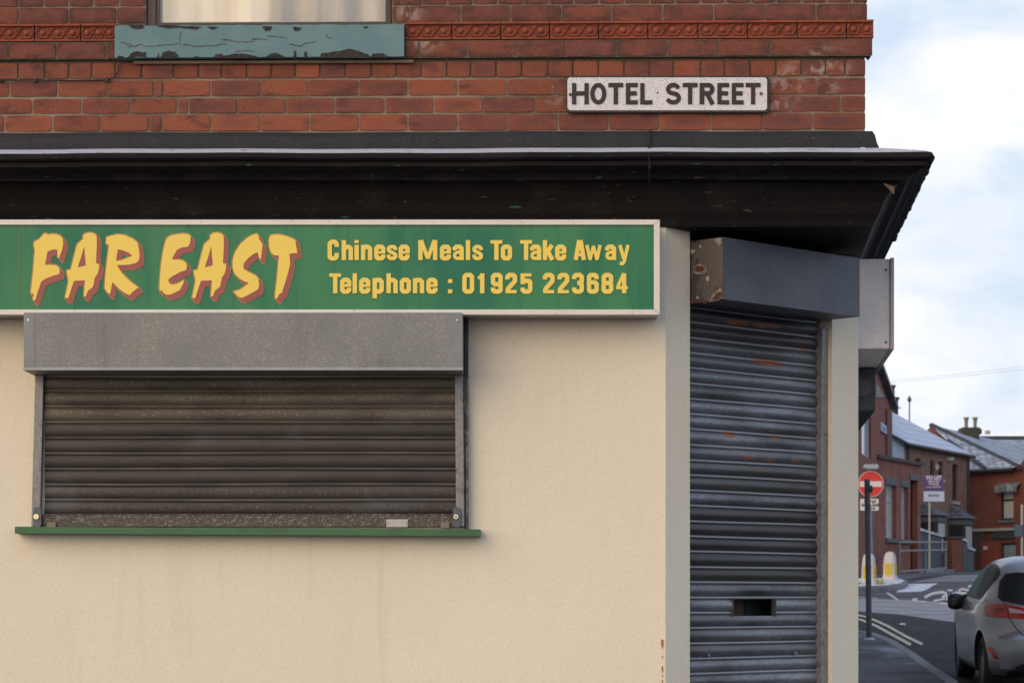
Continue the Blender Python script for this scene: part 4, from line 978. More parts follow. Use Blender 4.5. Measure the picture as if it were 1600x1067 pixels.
mb = MB(); mb.box((q(68), -.034, qz(823)), (q(712), -.002, qz(804))); mb.box((q(68), -.036, qz(805.2)), (q(712), -.030, qz(803))); br = mb.build('bottom_rail', m_bar, ws, tilt=False, bevel=.002)
mb = MB(); v0, v1 = P(603.6, 823, 11.96), P(637, 811, 11.96); mb.box((v0.x, -.0385, v0.z), (v1.x, -.0345, v1.z)); mp_ = mb.build('maker_plate', m_plate, br)
mb = MB()
for x in (606, 635):
    v = P(x, 817, 11.96); mb.tube([(v.x, -.0385, v.z), (v.x, -.041, v.z)], .0025, 6)
mb.build('plate_screw', m_rust, mp_)
for x in (80, 695.5):
    mb = MB(); v = P(x, 824, 11.95); mb.box((v.x-.021, -.048, v.z-.002), (v.x+.021, -.0365, v.z+.026)); mb.build('stop_block', mat('stop_block_paint', (.20, .16, .12), .6), br, bevel=.002)
for x in (56.5, 711.5):
    v = P(x+1, 807, 11.95); mb = MB(); mb.tube([(v.x+.010, -.043, v.z-.05), (v.x+.010, -.055, v.z-.05)], .0, 4) if False else None
    lk = MB(); oval = [Vector((v.x+.004+.019*math.cos(t), -.043, v.z+.0+(.030 if math.sin(t) > 0 else -.030)+.019*math.sin(t)-.002)) for t in np.linspace(0, 2*math.pi, 20)[:-1]]
    lk.prism(oval, (0, -.014, 0)); lo_ = lk.build('lock_housing', mat('grey_lock_housing', (.10, .105, .12), .45, metal=.4), ws, bevel=.002)
    cy = MB(); cy.tube([(v.x, -.057, v.z), (v.x, -.067, v.z)], [.0125, .0115], 16); c_ = cy.build('lock_cylinder', mat('polished_brass', (.75, .62, .42), .25, metal=.9), lo_)
    ky = MB(); ky.box((v.x-.006, -.0685, v.z-.001), (v.x+.006, -.0668, v.z+.002)); ky.box((v.x-.001, -.0685, v.z-.007), (v.x+.002, -.0668, v.z-.001)); ky.build('keyhole', m_dark, c_)
mb = MB(); mb.box((q(725.5), -.03, qz(826)), (q(727), -.0, qz(497))); mb.box((q(728.5), -.045, qz(827)), (q(732), -.0, qz(500))); mb.build('side_strip', mat('dark_edge_strip', (.05, .035, .03), .6, over=[dict(scale=16, lo=.5, hi=.65, col=(.25, .24, .24), fac=.6)]), ws)
# sill slab
mb = MB(); x0, x1 = P(23, 0, 11.9).x, P(751, 0, 11.9).x
mb.box((x0, -.10, P(0, 838.0, 11.9).z), (x1, .0, P(0, 827, 11.9).z)); o = mb.build('window_ledge', m_sill, bld, tilt=True, bevel=.002); o['label'] = 'green painted ledge under the window shutter'

# door shutter on the chamfer
ds = thing('door_shutter', (1.24, .513, .11), 'closed rust spotted grey roller shutter over the angled corner doorway', 'roller shutter')
C0 = Lp-cn*rec; Wd = (Rp-Lp).length
def du(px):  # distance along the recessed shutter plane for an image column
    t = (px-800)/F; # C0+ch*u : x = t*(y+12)
    return (t*(C0.y+CD)-C0.x)/(ch.x-t*ch.y)
def dd_(px): return C0.y+ch.y*du(px)+CD
def dz_(px, py): return EYE+(HZ-py)/F*dd_(px)
def rs(px, py, wpx, hpx, s): return (du(px), dz_(px, py), wpx/F*dd_(px)/ch.x, hpx/330., s)
rusts = [rs(1150, 505, 22, 5, 1), rs(1195, 510, 30, 4, 1), rs(1208, 539.5, 9, 4, .8), rs(1255, 546, 8, 4, .8), rs(1198, 567, 32, 5.5, 1), rs(1139, 679, 13, 6, 1), rs(1208, 683.5, 12, 5, .9), rs(1167, 715, 12, 4, .9), rs(1201, 718, 10, 3, .8), rs(1240, 720, 9, 3.5, .8), rs(1225, 760, 8, 3, .5), rs(1140, 762, 30, 3, .35), rs(1105, 640, 12, 4, .35), rs(1180, 735, 30, 3, .4), rs(1130, 600, 30, 4, .3)]
gr = [rs(1180, 500, 300, 75, 1.4), rs(1175, 848, 420, 76, 2.2), rs(1120, 620, 60, 25, .5), rs(1175, 926, 30, 8, 1), rs(1172, 977, 32, 8, 1), rs(1170, 760, 140, 45, .75), rs(1175, 880, 150, 36, .85), rs(1225, 690, 60, 20, .4), rs(1150, 835, 80, 30, .7)]
lb0, lb1 = du(1141.5), du(1208); zl1, zl0 = dz_(1175, 936.5), dz_(1175, 961)
gw = .048
pt_ = .0737; zt0 = dz_(1175, 937)+.0737*.02; zt_d = zt0+ .0737*20
while zt_d > 3.0: zt_d -= .0737
curtain('slats', C0+cn*.0+ch*.0, ch, cn, Wd-gw+.004, zt_d, .12, .0737, m_slat_d, ds, 150, kind='d', holes=[(lb0, lb1, zl0-.004, zl1+.004)], rust=rusts, grime=gr)
for (u0, u1) in ((-.002, .02), (Wd-gw-.002, Wd-.004)):
    mb = MB(); vs = []
    for z in (.10, 2.93 if u0 < 0 else dz_(1283, 515)):
        for (u, o_) in ((u0, .045), (u1, .045), (u1, -.02), (u0, -.02)): p = C0+ch*u+cn*o_; vs.append((p.x, p.y, z))
    mb.mesh(vs, [(3, 2, 1, 0), (4, 5, 6, 7), (0, 1, 5, 4), (1, 2, 6, 5), (2, 3, 7, 6), (3, 0, 4, 7)])
    mb.build('guide_rail', m_galv_guide, ds, bevel=.004)
# letter slot rim, door behind
mb = MB()
for u in (lb0, lb1):
    p = C0+ch*u; 
    for k in range(6):
        pass
    a_ = C0+ch*(u-.0015)+cn*.019; b_ = C0+ch*(u+.0015)+cn*.019; c_ = C0+ch*(u+.0015)-cn*.01; d_ = C0+ch*(u-.0015)-cn*.01
    mb.prism([(a_.x, a_.y, zl0-.006), (b_.x, b_.y, zl0-.006), (c_.x, c_.y, zl0-.006), (d_.x, d_.y, zl0-.006)], (0, 0, zl1-zl0+.014))
mb.build('letter_slot_rim', m_slat_w if False else m_pole_d, ds)
mb = MB(); a_ = C0-cn*.10-ch*.03; b_ = C0-cn*.10+ch*(Wd+.03)
mb.face([(a_.x, a_.y, 0), (b_.x, b_.y, 0), (b_.x, b_.y, 3.2), (a_.x, a_.y, 3.2)]); mb.build('shop_door', m_door, bld, fixn=False)
mb = MB(); a_ = C0-cn*.092+ch*du(1187); b_ = C0-cn*.092+ch*(Wd)
mb.face([(a_.x, a_.y, .9), (b_.x, b_.y, .9), (b_.x, b_.y, 1.6), (a_.x, a_.y, 1.6)]); mb.build('door_panel', mat('dark_green_door', (.006, .016, .010), .5), bld, fixn=False)
# slat screws
mb = MB()
for (zx, zy) in ((370, 715), (280, 705), (280, 735), (462, 695), (462, 728), (1050, 700), (963, 685), (963, 715), (1135, 680), (1135, 712)):
    px, py = 1030+zx/5, 880+zy/5; u = du(px); p = C0+ch*u; z = dz_(px, py); r = .008 if zx in (370, 1050) else .0022
    mb.tube([(p.x+cn.x*.010, p.y+cn.y*.010, z), (p.x+cn.x*.0185, p.y+cn.y*.0185, z)], r, 10)
mb.build('slat_bolt', m_galv, ds)
# projecting box of the door shutter
O = Vector((.857, .13)); pj = .2; LN = 1.0586; zb2, zt2 = 2.931, 3.224
mb = MB(); pts = [O, O+cn*pj, O+cn*pj+ch*LN, O+ch*LN]
def ring(z): return [(p.x, p.y, z) for p in pts]
r0, r1 = ring(zb2), ring(zt2)
mb.mesh(r0+r1, [(3, 2, 1, 0), (4, 5, 6, 7), (1, 2, 6, 5), (2, 3, 7, 6)]); sb = mb.build('shutter_box', m_galv_blue, ds, fixn=False)
mb = MB(); e0 = O-ch*.002; e1 = O+cn*(pj+.001)-ch*.002
mb.prism([(e0.x, e0.y, zb2-.006), (e1.x, e1.y, zb2+.002), (e1.x, e1.y, zt2), (e0.x, e0.y, zt2)], (ch.x*.004, ch.y*.004, 0)); cap = mb.build('end_cap', m_rust, sb); cap['label'] = 'rusty end cap with peeling patches'
# rust patches on the cap, traced
def capz(zx, zy):  # zoom 2 coords -> point on cap plane
    px, py = 1020+zx/2.809, 340+zy/2.809; t = (px-800)/F; e = e0-ch*.0025
    u = (t*(e.y+CD)-e.x)/(cn.x-t*cn.y); p = e+cn*u; return Vector((p.x, p.y, EYE+(HZ-py)/F*(p.y+CD)))
def capblob(pts, off): return [capz(*p)-Vector((ch.x, ch.y, 0))*off for p in jag(pts, 2.6, 5)]
mb = MB(); mb2 = MB()
for c in ([(178, 215), (190, 203), (215, 205), (235, 215), (238, 235), (225, 247), (200, 250), (180, 240)], [(245, 360), (270, 330), (300, 308), (304, 320), (305, 355), (280, 366), (250, 370)], [(270, 98), (300, 88), (303, 115), (290, 125)]): mb2.prism(capblob(c, .0005), (0.0006, .0006, 0))
for c in ([(184, 222), (195, 212), (215, 212), (226, 222), (222, 236), (205, 240), (188, 238)], [(255, 362), (285, 328), (303, 325), (304, 350), (280, 362)], [(172, 362), (200, 366), (240, 370), (236, 378), (172, 374)], [(190, 180), (200, 185), (194, 205), (188, 200)]): mb.prism(capblob(c, .0012), (0.0006, .0006, 0))
mb2.build('bare_metal_patch', mat('pale_flaked_metal', (.20, .14, .11), .8, over=[dict(scale=60, lo=.45, hi=.6, col=(.36, .29, .24), fac=.8)]), cap); mb.build('rust_patch', mat('deep_rust', (.12, .038, .018), .9, over=[dict(scale=50, lo=.45, hi=.65, col=(.06, .03, .02), fac=.9)], bump=[(90, .5, .003)]), cap)
wf = MB()
for c in ([(232, 262), (245, 255), (248, 275), (240, 282)], [(165, 145), (185, 140), (183, 155), (170, 160)], [(190, 345), (204, 346), (202, 356), (192, 356)], [(205, 118), (214, 122), (212, 135), (206, 133)]): wf.prism(capblob(c, .0012), (0.0006, .0006, 0))
wf.build('paint_remnant', m_stone_l, cap)

# ------------------------------------------------------------------ flank sign and flank shutter
def flank_pt(d):  # point on flank wall at camera distance d
    t = (d-CD-B.y)/SD.y; return B+SD*t
ss = thing('flank_sign', (flank_pt(13.2).x+.1, 1.2, 2.82), 'pale metal boxed end of the sign on the side street wall beside the door shutter', 'shop sign')
def flank_box(mb, d0, length, p, z0, z1, p0=0):
    a = flank_pt(d0)+SN*p0; b = flank_pt(d0)+SN*p; e = SD*length
    vs = [(v.x, v.y, z) for z in (z0, z1) for v in (a, b, b+e, a+e)]
    mb.mesh(vs, [(3, 2, 1, 0), (4, 5, 6, 7), (0, 1, 5, 4), (1, 2, 6, 5), (2, 3, 7, 6), (3, 0, 4, 7)])
m_pinkgrey = mat('pale_sheet_metal', (.84, .77, .74), .5, over=[dict(scale=5, lo=.45, hi=.7, col=(.62, .55, .53), fac=.6), dict(scale=3, loc=(0, 0, 2.9), lo=.56, hi=.7, col=(.33, .27, .24), fac=.6), dict(scale=70, lo=.64, hi=.7, col=(.15, .1, .08), fac=.5)])
mb = MB(); flank_box(mb, 13.2, 5, .170, 2.817, 3.283); mb.build('housing', m_pinkgrey, ss, bevel=.003)
mb = MB(); flank_box(mb, 13.19, 5.02, .192, 2.812, 3.288, .172); mb.build('frame', m_alu2, ss, bevel=.003)
mb = MB()
for pz in (3.225, 2.85):
    v = flank_pt(13.2)+SN*.150; mb.tube([(v.x, v.y, pz), (v.x, v.y-.004, pz)], .006, 8)
mb.build('screw', mat('screw_dark', (.06, .04, .035), .7), ss)
sh2 = thing('flank_shutter', (flank_pt(14.24).x+.08, 2.3, 2.57), 'dark shutter box end under the side street sign', 'roller shutter')
mb = MB(); flank_box(mb, 14.24, 3.2, .158, 2.573, 2.812); bxx = mb.build('shutter_box', mat('dark_zinc', (.060, .060, .062), .6, metal=.3, over=[dict(scale=9, lo=.45, hi=.7, col=(.11, .105, .10), fac=.6)]), sh2, bevel=.003)
v = flank_pt(14.24)+SN*.085; mb = MB(); mb.tube([(v.x, v.y+.001, 2.70), (v.x, v.y-.006, 2.70)], [.055, .050], 28); mb.build('axle_plate', mat('dull_disc', (.10, .095, .09), .6, metal=.3), bxx)
mb = MB(); flank_box(mb, 14.4, 2.9, .03, .9, 2.57); mb.build('slats', m_slat_d, sh2)

# ------------------------------------------------------------------ background buildings
class Wall:
    def __init__(s, a, b):  # a,b: (px,d) of left and right end
        s.a = Vector(((a[0]-800)/F*a[1], a[1]-CD)); s.b = Vector(((b[0]-800)/F*b[1], b[1]-CD)); s.L = (s.b-s.a).length; s.u = (s.b-s.a)/s.L; s.n = Vector((s.u.y, -s.u.x))
    def U(s, px): t = (px-800)/F; return (t*(s.a.y+CD)-s.a.x)/(s.u.x-t*s.u.y)
    def D(s, px): return s.a.y+s.u.y*s.U(px)+CD
    def Z(s, px, py): return EYE+(HZ-py)/F*s.D(px)
    def pt(s, u, z, o=0): p = s.a+s.u*u+s.n*o; return Vector((p.x, p.y, z))
    def rect(s, x0, y0, x1, y1):  # px rect -> u0,u1,z0,z1
        xm = (x0+x1)/2; return (s.U(x0), s.U(x1), s.Z(xm, y1), s.Z(xm, y0))
    def wallmesh(s, z0, z1, holes, rev=.14, u0=0, u1=None):
        u1 = s.L if u1 is None else u1; mb = MB(); us = sorted({u0, u1} | {h[i] for h in holes for i in (0, 1) if u0 < h[i] < u1}); zs = sorted({z0, z1} | {h[i] for h in holes for i in (2, 3) if z0 < h[i] < z1})
        for ua, ub in zip(us, us[1:]):
            for za, zb in zip(zs, zs[1:]):
                uc, zc = (ua+ub)/2, (za+zb)/2
                if any(h[0] < uc < h[1] and h[2] < zc < h[3] for h in holes): continue
                mb.face([s.pt(ua, za), s.pt(ub, za), s.pt(ub, zb), s.pt(ua, zb)], [(ua, za), (ub, za), (ub, zb), (ua, zb)])
        for h in holes:
            a, b, c, d = h
            mb.face([s.pt(a, c), s.pt(a, c, -rev), s.pt(a, d, -rev), s.pt(a, d)], [(0, c), (rev, c), (rev, d), (0, d)])
            mb.face([s.pt(b, c), s.pt(b, d), s.pt(b, d, -rev), s.pt(b, c, -rev)], [(0, c), (0, d), (rev, d), (rev, c)])
            mb.face([s.pt(a, d), s.pt(a, d, -rev), s.pt(b, d, -rev), s.pt(b, d)], [(a, 0), (a, rev), (b, rev), (b, 0)])
            mb.face([s.pt(a, c), s.pt(b, c), s.pt(b, c, -rev), s.pt(a, c, -rev)], [(a, 0), (b, 0), (b, rev), (a, rev)])
        return mb
    def bx(s, mb, r, o0, o1, mi=0):
        a, b, c, d = r; vs = [s.pt(u, z, o) for z in (c, d) for (u, o) in ((a, o1), (b, o1), (b, o0), (a, o0))]
        mb.mesh(vs, [(3, 2, 1, 0), (4, 5, 6, 7), (0, 1, 5, 4), (1, 2, 6, 5), (2, 3, 7, 6), (3, 0, 4, 7)], mi)
    def window(s, parent, r, mglass, mfr, bar=None, sill=None, lintel=None, fw=.07, rev=.14, vbar=False, name='window'):
        a, b, c, d = r; mb = MB()
        for q_ in ((a, a+fw, c, d), (b-fw, b, c, d), (a+fw, b-fw, c, c+fw), (a+fw, b-fw, d-fw, d)): s.bx(mb, q_, -rev+.0, -rev+.06)
        if bar: s.bx(mb, (a+fw, b-fw, c+(d-c)*bar-fw/2, c+(d-c)*bar+fw/2), -rev, -rev+.055)
        w = mb.build(name, mfr, parent); mb = MB(); s.bx(mb, (a+fw*.5, b-fw*.5, c+fw*.5, d-fw*.5), -rev-.03, -rev+.02); mb.build('pane', mglass, w)
        if sill: mb = MB(); s.bx(mb, (a-.12, b+.12, c-.14, c), -rev, .09); mb.build('sill', sill, w)
        if lintel: mb = MB(); s.bx(mb, (a-.12, b+.12, d, d+lintel[0]), -.02, .025); mb.build('lintel', lintel[1], w)
        return w
# --- tall gabled house
W1 = Wall((1338, 81), (1391, 93)); g1 = thing('gabled_house', (W1.a.x, W1.a.y, 2.4), 'tall red brick gabled house with pale blue upper window and alarm box', 'house')
zE = W1.Z(1391, 636); hA = W1.rect(1346.5, 640, 1361, 713); zA = 10.6
mb = W1.wallmesh(2.0, zE, [hA], .15)
ua = W1.U(1352); mb.face([W1.pt(0, zE), W1.pt(W1.L, zE), W1.pt(ua, EYE+(HZ-530)/F*(W1.D(1352)))], [(0, zE), (W1.L, zE), (ua, zE+6)])
bk = W1.n*-9
mb.face([W1.pt(W1.L, 2), W1.pt(W1.L, 2, -9), W1.pt(W1.L, zE, -9), W1.pt(W1.L, zE)], [(0, 2), (9, 2), (9, zE), (0, zE)])
mb.face([W1.pt(0, 2), W1.pt(0, zE), W1.pt(0, zE, -9), W1.pt(0, 2, -9)], [(0, 2), (0, zE), (9, zE), (9, 2)])
wl = mb.build('wall', m_bb_red, g1, fixn=False)
W1.window(g1, hA, m_glass_l, m_wfr)
mb = MB(); r_ = W1.rect(1383.5, 642, 1391.2, 722); W1.bx(mb, (r_[0], W1.L+.05, 2, zE-.2), 0, .07); 
mb.build('pilaster', m_bb_red, g1)
# roof slabs with deep verge
def line3(px, py, W_, o): return W_.pt(W_.U(px), W_.Z(px, py), o)
rfm = MB(); zl_ = W1.Z(1396, 641); za_ = EYE+(HZ-524)/F*(W1.D(1352)); ap = W1.pt(ua, za_, .22); apb = W1.pt(ua, za_, -9); lo1 = W1.pt(W1.L+1.0, zl_, .22); lob = W1.pt(W1.L+1.0, zl_, -9); ll = W1.pt(-4, zE-.6, .22); llb = W1.pt(-4, zE-.6, -9)
up = Vector((0, 0, .14))
# fit verge to photo: passes (1378,572) and (1402,640)
rfm.mesh([ap, lo1, lob, apb, ap+up, lo1+up, lob+up, apb+up], [(3, 2, 1, 0), (4, 5, 6, 7), (0, 1, 5, 4), (1, 2, 6, 5), (2, 3, 7, 6), (3, 0, 4, 7)])
rfm.mesh([ap, ll, llb, apb, ap+up, ll+up, llb+up, apb+up], [(0, 1, 2, 3), (7, 6, 5, 4), (4, 5, 1, 0), (5, 6, 2, 1), (6, 7, 3, 2), (7, 4, 0, 3)])
rfo = rfm.build('roof', mat('dark_green_verge', (.075, .095, .095), .6, over=[dict(scale=1.5, lo=.5, hi=.7, col=(.22, .25, .27), fac=.6)]), g1)
# pale gable panel
mb = MB(); mb.prism([line3(1368, 596, W1, .03), line3(1368, 620.5, W1, .03), line3(1381, 620.5, W1, .03)], (-W1.n.x*.03, -W1.n.y*.03, 0)); mb.build('gable_panel', mat('pale_gable_board', (.26, .235, .215), .8), g1)
mb = MB(); r_ = W1.rect(1374.5, 662, 1383, 676); W1.bx(mb, r_, 0, .06); al = mb.build('alarm_box', mat('alarm_box_grey', (.30, .34, .40), .5), g1, bevel=.01); mb = MB(); r_ = W1.rect(1377, 667, 1381, 673); W1.bx(mb, r_, .06, .07); mb.build('alarm_badge', mat('alarm_badge_blue', (.05, .09, .32), .5), al)
for (x0, y0, x1, y1, d) in ((1392, 605, 1398, 650, 128), (1398.5, 624, 1403.5, 655, 129)):
    mb = MB(); a = P(x0, y1+15, d); b = P(x1, y0, d); mb.box((a.x, a.y, a.z-1), (b.x, a.y+.9, b.z)); mb.box((a.x-.05, a.y-.05, b.z), (b.x+.05, a.y+.95, b.z+.12)); mb.build('chimney', m_moss, rfo)
mb = MB(); a = P(1408, 637, 127); mb.tube([P(1403, 637, 127), a], .03, 6); mb.build('aerial', m_dkfr, g1)
# --- single storey extension
W2 = Wall((1371, 88), (1438.5, 93)); W2b = Wall((1300, 86.2), (1371, 88)); zt = W2.Z(1371, 716)
g2_ = thing('brick_extension', (W2.a.x, W2.a.y, 2.5), 'single storey brick extension with grey stone lintels and tall narrow doorway behind the bollards', 'building')
h1 = W2.rect(1384.5, 757.5, 1400.5, 841); h2 = W2.rect(1408.5, 760.5, 1419.5, 843); h3 = W2.rect(1422.5, 750, 1434, 893)
zt = (W2.Z(1371, 716)+W2.Z(1438, 727.5))/2
mb = W2.wallmesh(2.0, zt, [h1, h2, h3], .22)
mb.face([W2.pt(W2.L, 2), W2.pt(W2.L, 2, -6), W2.pt(W2.L, zt, -6), W2.pt(W2.L, zt)], [(0, 2), (6, 2), (6, zt), (0, zt)])
mb.build('wall', m_bb_ext, g2_, fixn=False)
mb = W2b.wallmesh(2.0, zt, []); o = mb.build('side_wall', m_bb_extd, g2_, fixn=False); o['label'] = 'dark brick return wall'  # darker tone of the extension brick
mb = MB(); W2.bx(mb, (-.12, W2.L+.12, zt, zt+.12), -6, .12); mb.build('coping', mat('sooty_coping', (.09, .055, .055), .85), g2_)
mb = MB(); W2b.bx(mb, (-.1, W2b.L+.0, zt-.0, zt+.12), -.3, .12); mb.build('coping', mat('dark_coping', (.06, .03, .03), .85), g2_)
W2.window(g2_, h1, m_glass_c, m_wfr, bar=.72, sill=m_stone, lintel=(.24, m_stone), fw=.10, rev=.22)
W2.window(g2_, h2, m_glass_c, m_wfr, bar=.72, sill=m_stone, lintel=(.24, m_stone), fw=.10, rev=.22)
dd0 = MB(); W2.bx(dd0, h3, -.5, -.4); dr = dd0.build('door', m_dkfr, g2_); mb = MB(); W2.bx(mb, (h3[0]-.15, h3[1]+.1, h3[3], h3[3]+.2), -.02, .03); mb.build('lintel', m_dkfr, dr)
mb = MB(); W2b.bx(mb, (W2b.U(1335), W2b.U(1373), W2b.Z(1350, 874), W2b.Z(1350, 868)), 0, .14); mb.build('stone_ledge', m_stone, g2_)
# --- brown brick terrace with snowy hipped roof
W3 = Wall((1413, 112), (1512, 121)); g3 = thing('terrace_house', (W3.a.x, W3.a.y, 3.0), 'brown brick terraced house with snow covered roof behind the purple letting board', 'house')
ze = (W3.Z(1413, 693)+W3.Z(1512, 711.5))/2
hs = [W3.rect(1429.5, 716, 1439, 760), W3.rect(1453.5, 719, 1459.5, 745), W3.rect(1466.5, 721, 1473, 748), W3.rect(1488, 725, 1496.5, 783)]
bays = [W3.rect(1432, 800, 1468, 860), W3.rect(1481, 808, 1519, 860)]
mb = W3.wallmesh(2.4, ze, hs, .16)
mb.face([W3.pt(W3.L, 2.4), W3.pt(W3.L, 2.4, -8), W3.pt(W3.L, ze, -8), W3.pt(W3.L, ze)], [(0, 2), (8, 2), (8, ze), (0, ze)])
mb.build('wall', m_bb_brown, g3, fixn=False)
for i, h_ in enumerate(hs): W3.window(g3, h_, m_glass_d, m_dkfr if i < 3 else m_dkfr, bar=.5, sill=m_stone_l if i > 1 else None, fw=.06, rev=.16)
# left render gable flank
Wg = Wall((1378, 107), (1413, 112)); mb = MB(); ca = Wg.pt(0, Wg.Z(1378, 671)); cb2 = Wg.pt(Wg.L, ze)
mb.face([Wg.pt(0, 3), Wg.pt(Wg.L, 3), cb2, ca]); mb.build('rendered_flank', m_render_w, g3, fixn=False)
rf = MB(); E0 = W3.pt(-.1, ze, .25); E1 = W3.pt(W3.L+.3, ze, .25); AP = P(1374, 633, 122); LL = P(1376, 668, 106.6); bkE = W3.pt(W3.L+.3, ze, -8)
def uvf(pts):
    p0 = pts[0]; n = (pts[1]-p0).cross(pts[2]-p0).normalized(); u = Vector((0, 0, 1)).cross(n); u = (pts[1]-pts[0]).normalized() if u.length < .1 else u.normalized(); v = n.cross(u)
    return [((p-p0).dot(u), (p-p0).dot(v)) for p in pts]
def rface(mb, pts): mb.face(pts, uvf(pts))
rface(rf, [LL, E0, E1, AP]); rface(rf, [AP, E1, bkE]); rfb = rf.build('roof', m_slate_snow, g3, fixn=False)
mb = MB(); mb.tube([LL-Vector((0, 0, .05)), E0-Vector((0, 0, .05))], .07, 6); mb.tube([E0-Vector((0, 0, .05)), E1-Vector((0, 0, .05))], .09, 6); mb.build('gutter', m_dkfr, rfb)
mb = MB(); mb.tube([W3.pt(W3.U(1417), ze-.1, .08), W3.pt(W3.U(1417), 5.4, .08)], .05, 6); mb.tube([W3.pt(W3.L-.1, ze-.1, .08), W3.pt(W3.L-.1, 3.2, .08)], .05, 6); mb.build('downpipe', m_dkfr, g3)
# porches / bays
for (x0, ry0, ry1, PR, LU) in ((1436, 786, 806, .85, 1.3), (1481.5, 789, 811, .80, 1.3)):
    u0 = W3.U(x0); u1 = u0+LU; zt_b = W3.Z(x0+10, ry1); zr = W3.Z(x0+10, ry0)
    mb = MB(); W3.bx(mb, (u0, u1, 2.6, zt_b), 0, PR); by_ = mb.build('bay', m_dkfr, g3)
    e = lambda o, z: W3.pt(u0-.012, z, o)
    zb0_, zb1_ = zt_b-1.35, zt_b-.35
    mb = MB(); mb.prism([e(.12, zb0_), e(PR-.14, zb0_), e(PR-.14, zb1_), e(.12, zb1_)], tuple(Vector((W3.u.x, W3.u.y, 0))*.01)); mb.build('pane', m_glass_d, by_)
    mb = MB(); W3.bx(mb, (u0+.15, u1-.15, zb0_-.3, zb1_), PR, PR+.012); mb.build('pane', m_glass_c, by_)
    mb = MB(); W3.bx(mb, (u0-.05, u1+.05, zt_b-.28, zt_b-.02), .0, PR+.05); mb.build('fascia_board', m_stone, by_)
    ra, rb_, rc, rd = W3.pt(u0-.25, zt_b, PR+.22), W3.pt(u1+.25, zt_b, PR+.22), W3.pt(u1+.25, zt_b, 0), W3.pt(u0-.25, zt_b, 0); ta, tb = W3.pt(u0+.5, zr, .02), W3.pt(u1-.4, zr, .02)
    mb = MB(); rface(mb, [ra, rb_, tb, ta]); rface(mb, [rb_, rc, tb]); rface(mb, [rd, ra, ta]); mb.face([rd, rc, rb_, ra]); mb.build('bay_roof', m_slate_dk, by_, fixn=False)
mb = MB(); c_ = P(1464.5, 729, W3.D(1464)-.5); 
for k in range(1): 
    n_ = 16; rg = []
    for rr_, off in ((.01, .0), (.09, .02), (.14, .05)):
        rg.append([c_+Vector((rr_*.75*math.cos(t), -off, rr_*math.sin(t))) for t in np.linspace(0, 2*math.pi, n_+1)[:-1]])
    vs = [v for g_ in rg for v in g_]; mb.mesh(vs, [(r_*n_+k, r_*n_+(k+1) % n_, (r_+1)*n_+(k+1) % n_, (r_+1)*n_+k) for r_ in range(2) for k in range(n_)])
mb.tube([c_, c_+Vector((0, .5, -.1))], .03, 6); mb.tube([c_+Vector((0, 0, -.2)), c_+Vector((.05, -.35, -.05))], .015, 6)
tag(mb.build('satellite_dish', m_wfr), 'small white satellite dish on the brown brick terrace above the letting board', 'satellite dish')
mb = MB(); c_ = P(1483.5, 717, W3.D(1483)-.1); mb.box((c_.x-.18, c_.y-.2, c_.z-.08), (c_.x+.18, c_.y+.1, c_.z+.08)); tag(mb.build('wall_light', m_wfr, bevel=.04), 'small pale security light under the terrace eaves', 'light')
# garden walls and gate piers in front of the terrace
def gwall(pts_top, d0, d1, m, label, name='garden_wall', thick=.2, base=2.3, cope=None):
    (x0, y0), (x1, y1) = pts_top; w = Wall((x0, d0), (x1, d1)); mb = MB(); z0, z1 = w.Z(x0, y0), w.Z(x1, y1)
    vs = [w.pt(0, base, 0), w.pt(w.L, base, 0), w.pt(w.L, z1, 0), w.pt(0, z0, 0), w.pt(0, base, -thick), w.pt(w.L, base, -thick), w.pt(w.L, z1, -thick), w.pt(0, z0, -thick)]
    for f in ((0, 1, 2, 3), (1, 5, 6, 2), (7, 6, 5, 4), (4, 0, 3, 7), (3, 2, 6, 7)): mb.face([vs[i] for i in f], [(a_, b_.z) for a_, b_ in zip(((0, w.L, w.L, 0)), [vs[i] for i in f])])
    root = thing(name, (w.a.x, w.a.y, base), label, 'wall'); mb.build('wall_body', m, root, fixn=False)
    mb = MB(); up_ = Vector((0, 0, .10)); e = [w.pt(-.05, z0, .06), w.pt(w.L+.05, z1, .06), w.pt(w.L+.05, z1, -thick-.06), w.pt(-.05, z0, -thick-.06)]
    mb.mesh(e+[p+up_ for p in e], [(3, 2, 1, 0), (4, 5, 6, 7), (0, 1, 5, 4), (1, 2, 6, 5), (2, 3, 7, 6), (3, 0, 4, 7)]); mb.build('coping', cope or m_snow, root)
gwall([(1438, 829), (1471.5, 839)], 104, 109, m_grey_r, 'grey pebbledash garden wall with frosted top behind the railings')
gwall([(1487.5, 841), (1504, 841)], 109, 109.6, m_bb_or, 'red brick gate pier in front of the terrace porch', name='gate_pier', thick=.45, cope=m_slate_dk)
gwall([(1505, 844), (1511, 848)], 110.2, 112, m_grey_r, 'short grey wall stepping down right of the brick gate pier')
gwall([(1511.5, 857), (1522, 861)], 112.2, 114.5, m_grey_r, 'lowest step of the grey wall right of the gate pier')
